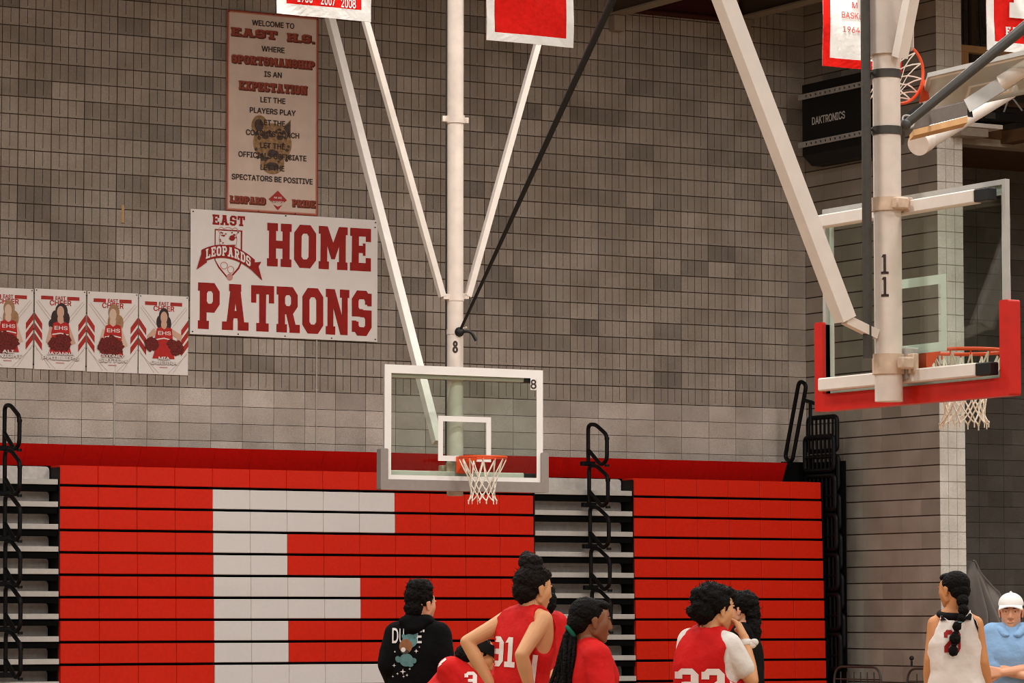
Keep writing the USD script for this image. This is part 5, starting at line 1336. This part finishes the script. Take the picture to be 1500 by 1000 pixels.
def spot(px, py, rx, ry, mt, name, lift, rot=0):
    g = affinity.rotate(affinity.scale(Point(0, 0).buffer(1, 8), rx * k, ry * k), rot); x, z = pos(px, py)
    P.add(name, drape(g, S_, x, z, lift), M[mt])
spot(601, 938, 11, 10, 'teal', 'print_hood', .006); spot(609, 931, 3, 5, 'teal', 'print_ear', .006, -20); spot(592, 932, 2.6, 4, 'teal', 'print_ear', .006, 20)
spot(595, 946, 9.5, 10.5, 'bear', 'print_head', .007); spot(594, 954, 6, 3, 'ink', 'print_shade', .008); spot(591.5, 951, 3.4, 3.4, 'pale_print', 'print_muzzle', .009)
spot(596, 966, 10, 9.5, 'teal', 'print_body', .006); spot(584, 965, 4, 5, 'teal', 'print_paw', .006, 30); spot(607, 967, 4, 4, 'teal', 'print_paw', .006); spot(602, 973, 4.4, 3, 'teal', 'print_paw', .007)
star = lambda r: Polygon([(r * (1 if i % 2 == 0 else .3) * math.cos(i * math.pi / 4), r * (1 if i % 2 == 0 else .3) * math.sin(i * math.pi / 4)) for i in range(8)])
for px, py, r in ((610.5, 953, 3.4), (579, 954, 1.8), (615, 947, 1.6), (578, 974, 3), (601, 979, 2), (591, 983, 4.5), (583, 986, 2.2), (597, 988, 2.4), (576, 990, 2), (592, 990, 2.2)):
    x, z = pos(px, py); P.add('print_star', drape(star(r * k), S_, x, z, .006), M['pale_print'])

# --- white jersey with a bubble braid
P = Person('player in a white jersey with a long black bubble braid down the back', 1398, 23.5)
J = P.J
R = figure(P, -8, J(1396, 865, 0), -42, J(1397, 897, 0), (J(1371, 914, 0), J(1428, 914, .02)), (J(1362, 966, .03), J(1440, 970, .05)), (J(1360, 1018, -.05), J(1449, 1020, -.03)), J(1402, 1022), 'skin_tan', hpitch=-5, top='tank', topmat='jersey_white', bottoms='jersey_white', ease=.024, hem=.14, arm=.092, nk_low=.055)
face(P, R['H'], R['head'])
hr = blob(R['H'], R['head'], [(0, -.03, .044, .086, .098, .084), (0, -.06, .0, .074, .066, .07), (0, .03, .09, .058, .058, .03)], cut=[(0, .105, -.03, .085, .064, .11), (-.085, .014, -.04, .03, .032, .05)], amp=.003, freq=60, seed=17)
ho = P.add('hair', hr, M['hair'])
bl = [J(1410, 880, .11), J(1411, 893, .14), J(1409, 905, .155), J(1402, 917, .165), J(1399, 935, .165), J(1396.5, 953, .165)]
rb_ = [.040, .034, .027, .029, .036, .031]
parts = [ellm(p, (r, r * .9, r * 1.12)) for p, r in zip(bl, rb_)] + chain(*[(p, .016) for p in bl]) + [hull(sp(.04, J(1408, 872, .06)), sp(.03, bl[0]))]
P.add('bubble_braid', ruffle(melt(parts, .010, 4), .005, 60, 3), M['hair'], ho)
for i in (2, 3, 4):
    q = (bl[i] + bl[min(i + 1, 5)]) / 2
    P.add('hair_elastic', torus(.017, .005, (0, 0, 0), 16, 6).apply_translation(q), M['teal'] if i == 2 else M['trim_black'], ho)
# collar, trim, number
nk = J(1397, 897, 0); a = np.linspace(0, 2 * math.pi, 40)[:-1]
col = [nk + R['lat'] * .094 * math.cos(q) + R['fwd'] * (.070 * math.sin(q) - .012) + R['up'] * (-.012 + .012 * math.sin(q)) for q in a]
P.add('collar', tube(col, .024, 10, closed=True), M['trim_black'])
kk = P.D / F; x0_, z0_ = J(1397, 900)[0], J(1397, 900)[2]
yk = Polygon([((px - 1397) * kk, (900 - py) * kk) for px, py in ((1369, 909), (1374, 896), (1379, 889), (1390, 894), (1404, 894), (1413, 890), (1421, 900), (1419, 908), (1404, 907), (1386, 908))])
P.add('yoke', drape(yk, R['shirt'], x0_, z0_, .014), M['trim_black'])
P.add('number', drape(slab('2', .145, .8, .62), R['shirt'], J(1387, 955)[0], J(1387, 955)[2]), M['number_red'])
P.add('number', drape(slab('3', .145, .8, .45), R['shirt'], J(1398.5, 955)[0], J(1398.5, 955)[2]), M['number_red'])
P.add('armhole_trim', drape(LineString([(0, .05), (.012, .0), (.03, -.05), (.055, -.09)]).buffer(.006), R['shirt'], J(1424, 914)[0], J(1424, 914)[2]), M['trim_black'])
P.add('shoulder_stripe', drape(affinity.rotate(sbox(-.04, -.008, .04, .008), 20), R['shirt'], J(1374, 906)[0], J(1374, 906)[2]), M['number_red'])

# --- blue hoodie, white cap, arms folded
P = Person('person with arms folded in a light blue hoodie and a white cap', 1482, 24.5)
J = P.J
shl = (J(1511, 930, 0), J(1455, 930, .02)); ell_ = (J(1520, 978, .10), J(1452, 976, .08)); wrr = (J(1466, 985, .23), J(1502, 990, .2))
R = figure(P, 186, J(1481, 897, 0), 190, J(1482, 922, 0), shl, ell_, wrr, J(1482, 1045), 'skin_fair', hpitch=-4, top='hoodie', sleeve=1.0, fore=.12, topmat='hoodie_blue', bottoms='shorts_black', pants=True, ease=.026, girth=1.05,
           hands={0: dict(d=(-1, -.1, .05), n=(0, 1, -.2), curl=.35, thumb=1), 1: dict(d=(1, .3, 0), n=(0, 1, 0), curl=.5, thumb=-1)})
face(P, R['H'], R['head'], brow='hair_brown')
P.add('hood', ruffle(melt([hull(ellm(J(1465, 921, .05), (.05, .05, .026)), ellm(J(1473, 930, .10), (.03, .035, .02))), hull(ellm(J(1498, 921, .05), (.05, .05, .026)), ellm(J(1490, 930, .10), (.03, .035, .02))), hull(ellm(J(1465, 920, -.04), (.05, .06, .04)), ellm(J(1498, 920, -.04), (.05, .06, .04)))], .012, 8), .005, 18, 5), M['hoodie_blue'])
H, c = R['H'], R['head']
P.add('hair', blob(H, c, [(0, -.05, .0, .080, .065, .085)], amp=.005, seed=19, cut=[(0, .10, -.02, .08, .06, .09)]), M['hair_brown'])
T = lambda x, y, z: c + H @ np.array([x, y, z])
e = lambda p, r: Manifold.sphere(1.0, 32).scale(list(r)).transform(np.concatenate([H, T(*p)[:, None]], 1))
dome = e((0, -.01, .056), (.086, .106, .080))
cutb = Manifold.cube([.5, .5, .3], True).transform(np.concatenate([H, T(0, 0, .046 - .15)[:, None]], 1))
co = P.add('cap', melt([dome - cutb], .014, 4), M['cap_white'])
vz = []
for q in np.linspace(-1.15, 1.15, 15):
    vz += [T(.084 * math.sin(q), -.01 + .102 * math.cos(q), .052), T(.088 * math.sin(q), .035 + .092 * max(math.cos(q), 0) ** .8, .046 - .03 * math.sin(q) ** 2)]
vz = np.array(vz); vv = np.vstack([vz, vz + H[:, 2] * .006]); n = len(vz); fq = []
for i in range(0, n - 2, 2): fq += [[i, i + 1, i + 3, i + 2], [n + i, n + i + 2, n + i + 3, n + i + 1], [i + 1, n + i + 1, n + i + 3, i + 3]]
fq = np.array(fq); vm = trimesh.Trimesh(vv, np.vstack([fq[:, [0, 1, 2]], fq[:, [0, 2, 3]]]), process=False)
P.add('visor', vm, M['cap_white'], co, smooth=False)
P.add('cap_button', trimesh.creation.icosphere(2, .009).apply_translation(T(0, -.01, .136)), M['cap_white'], co)
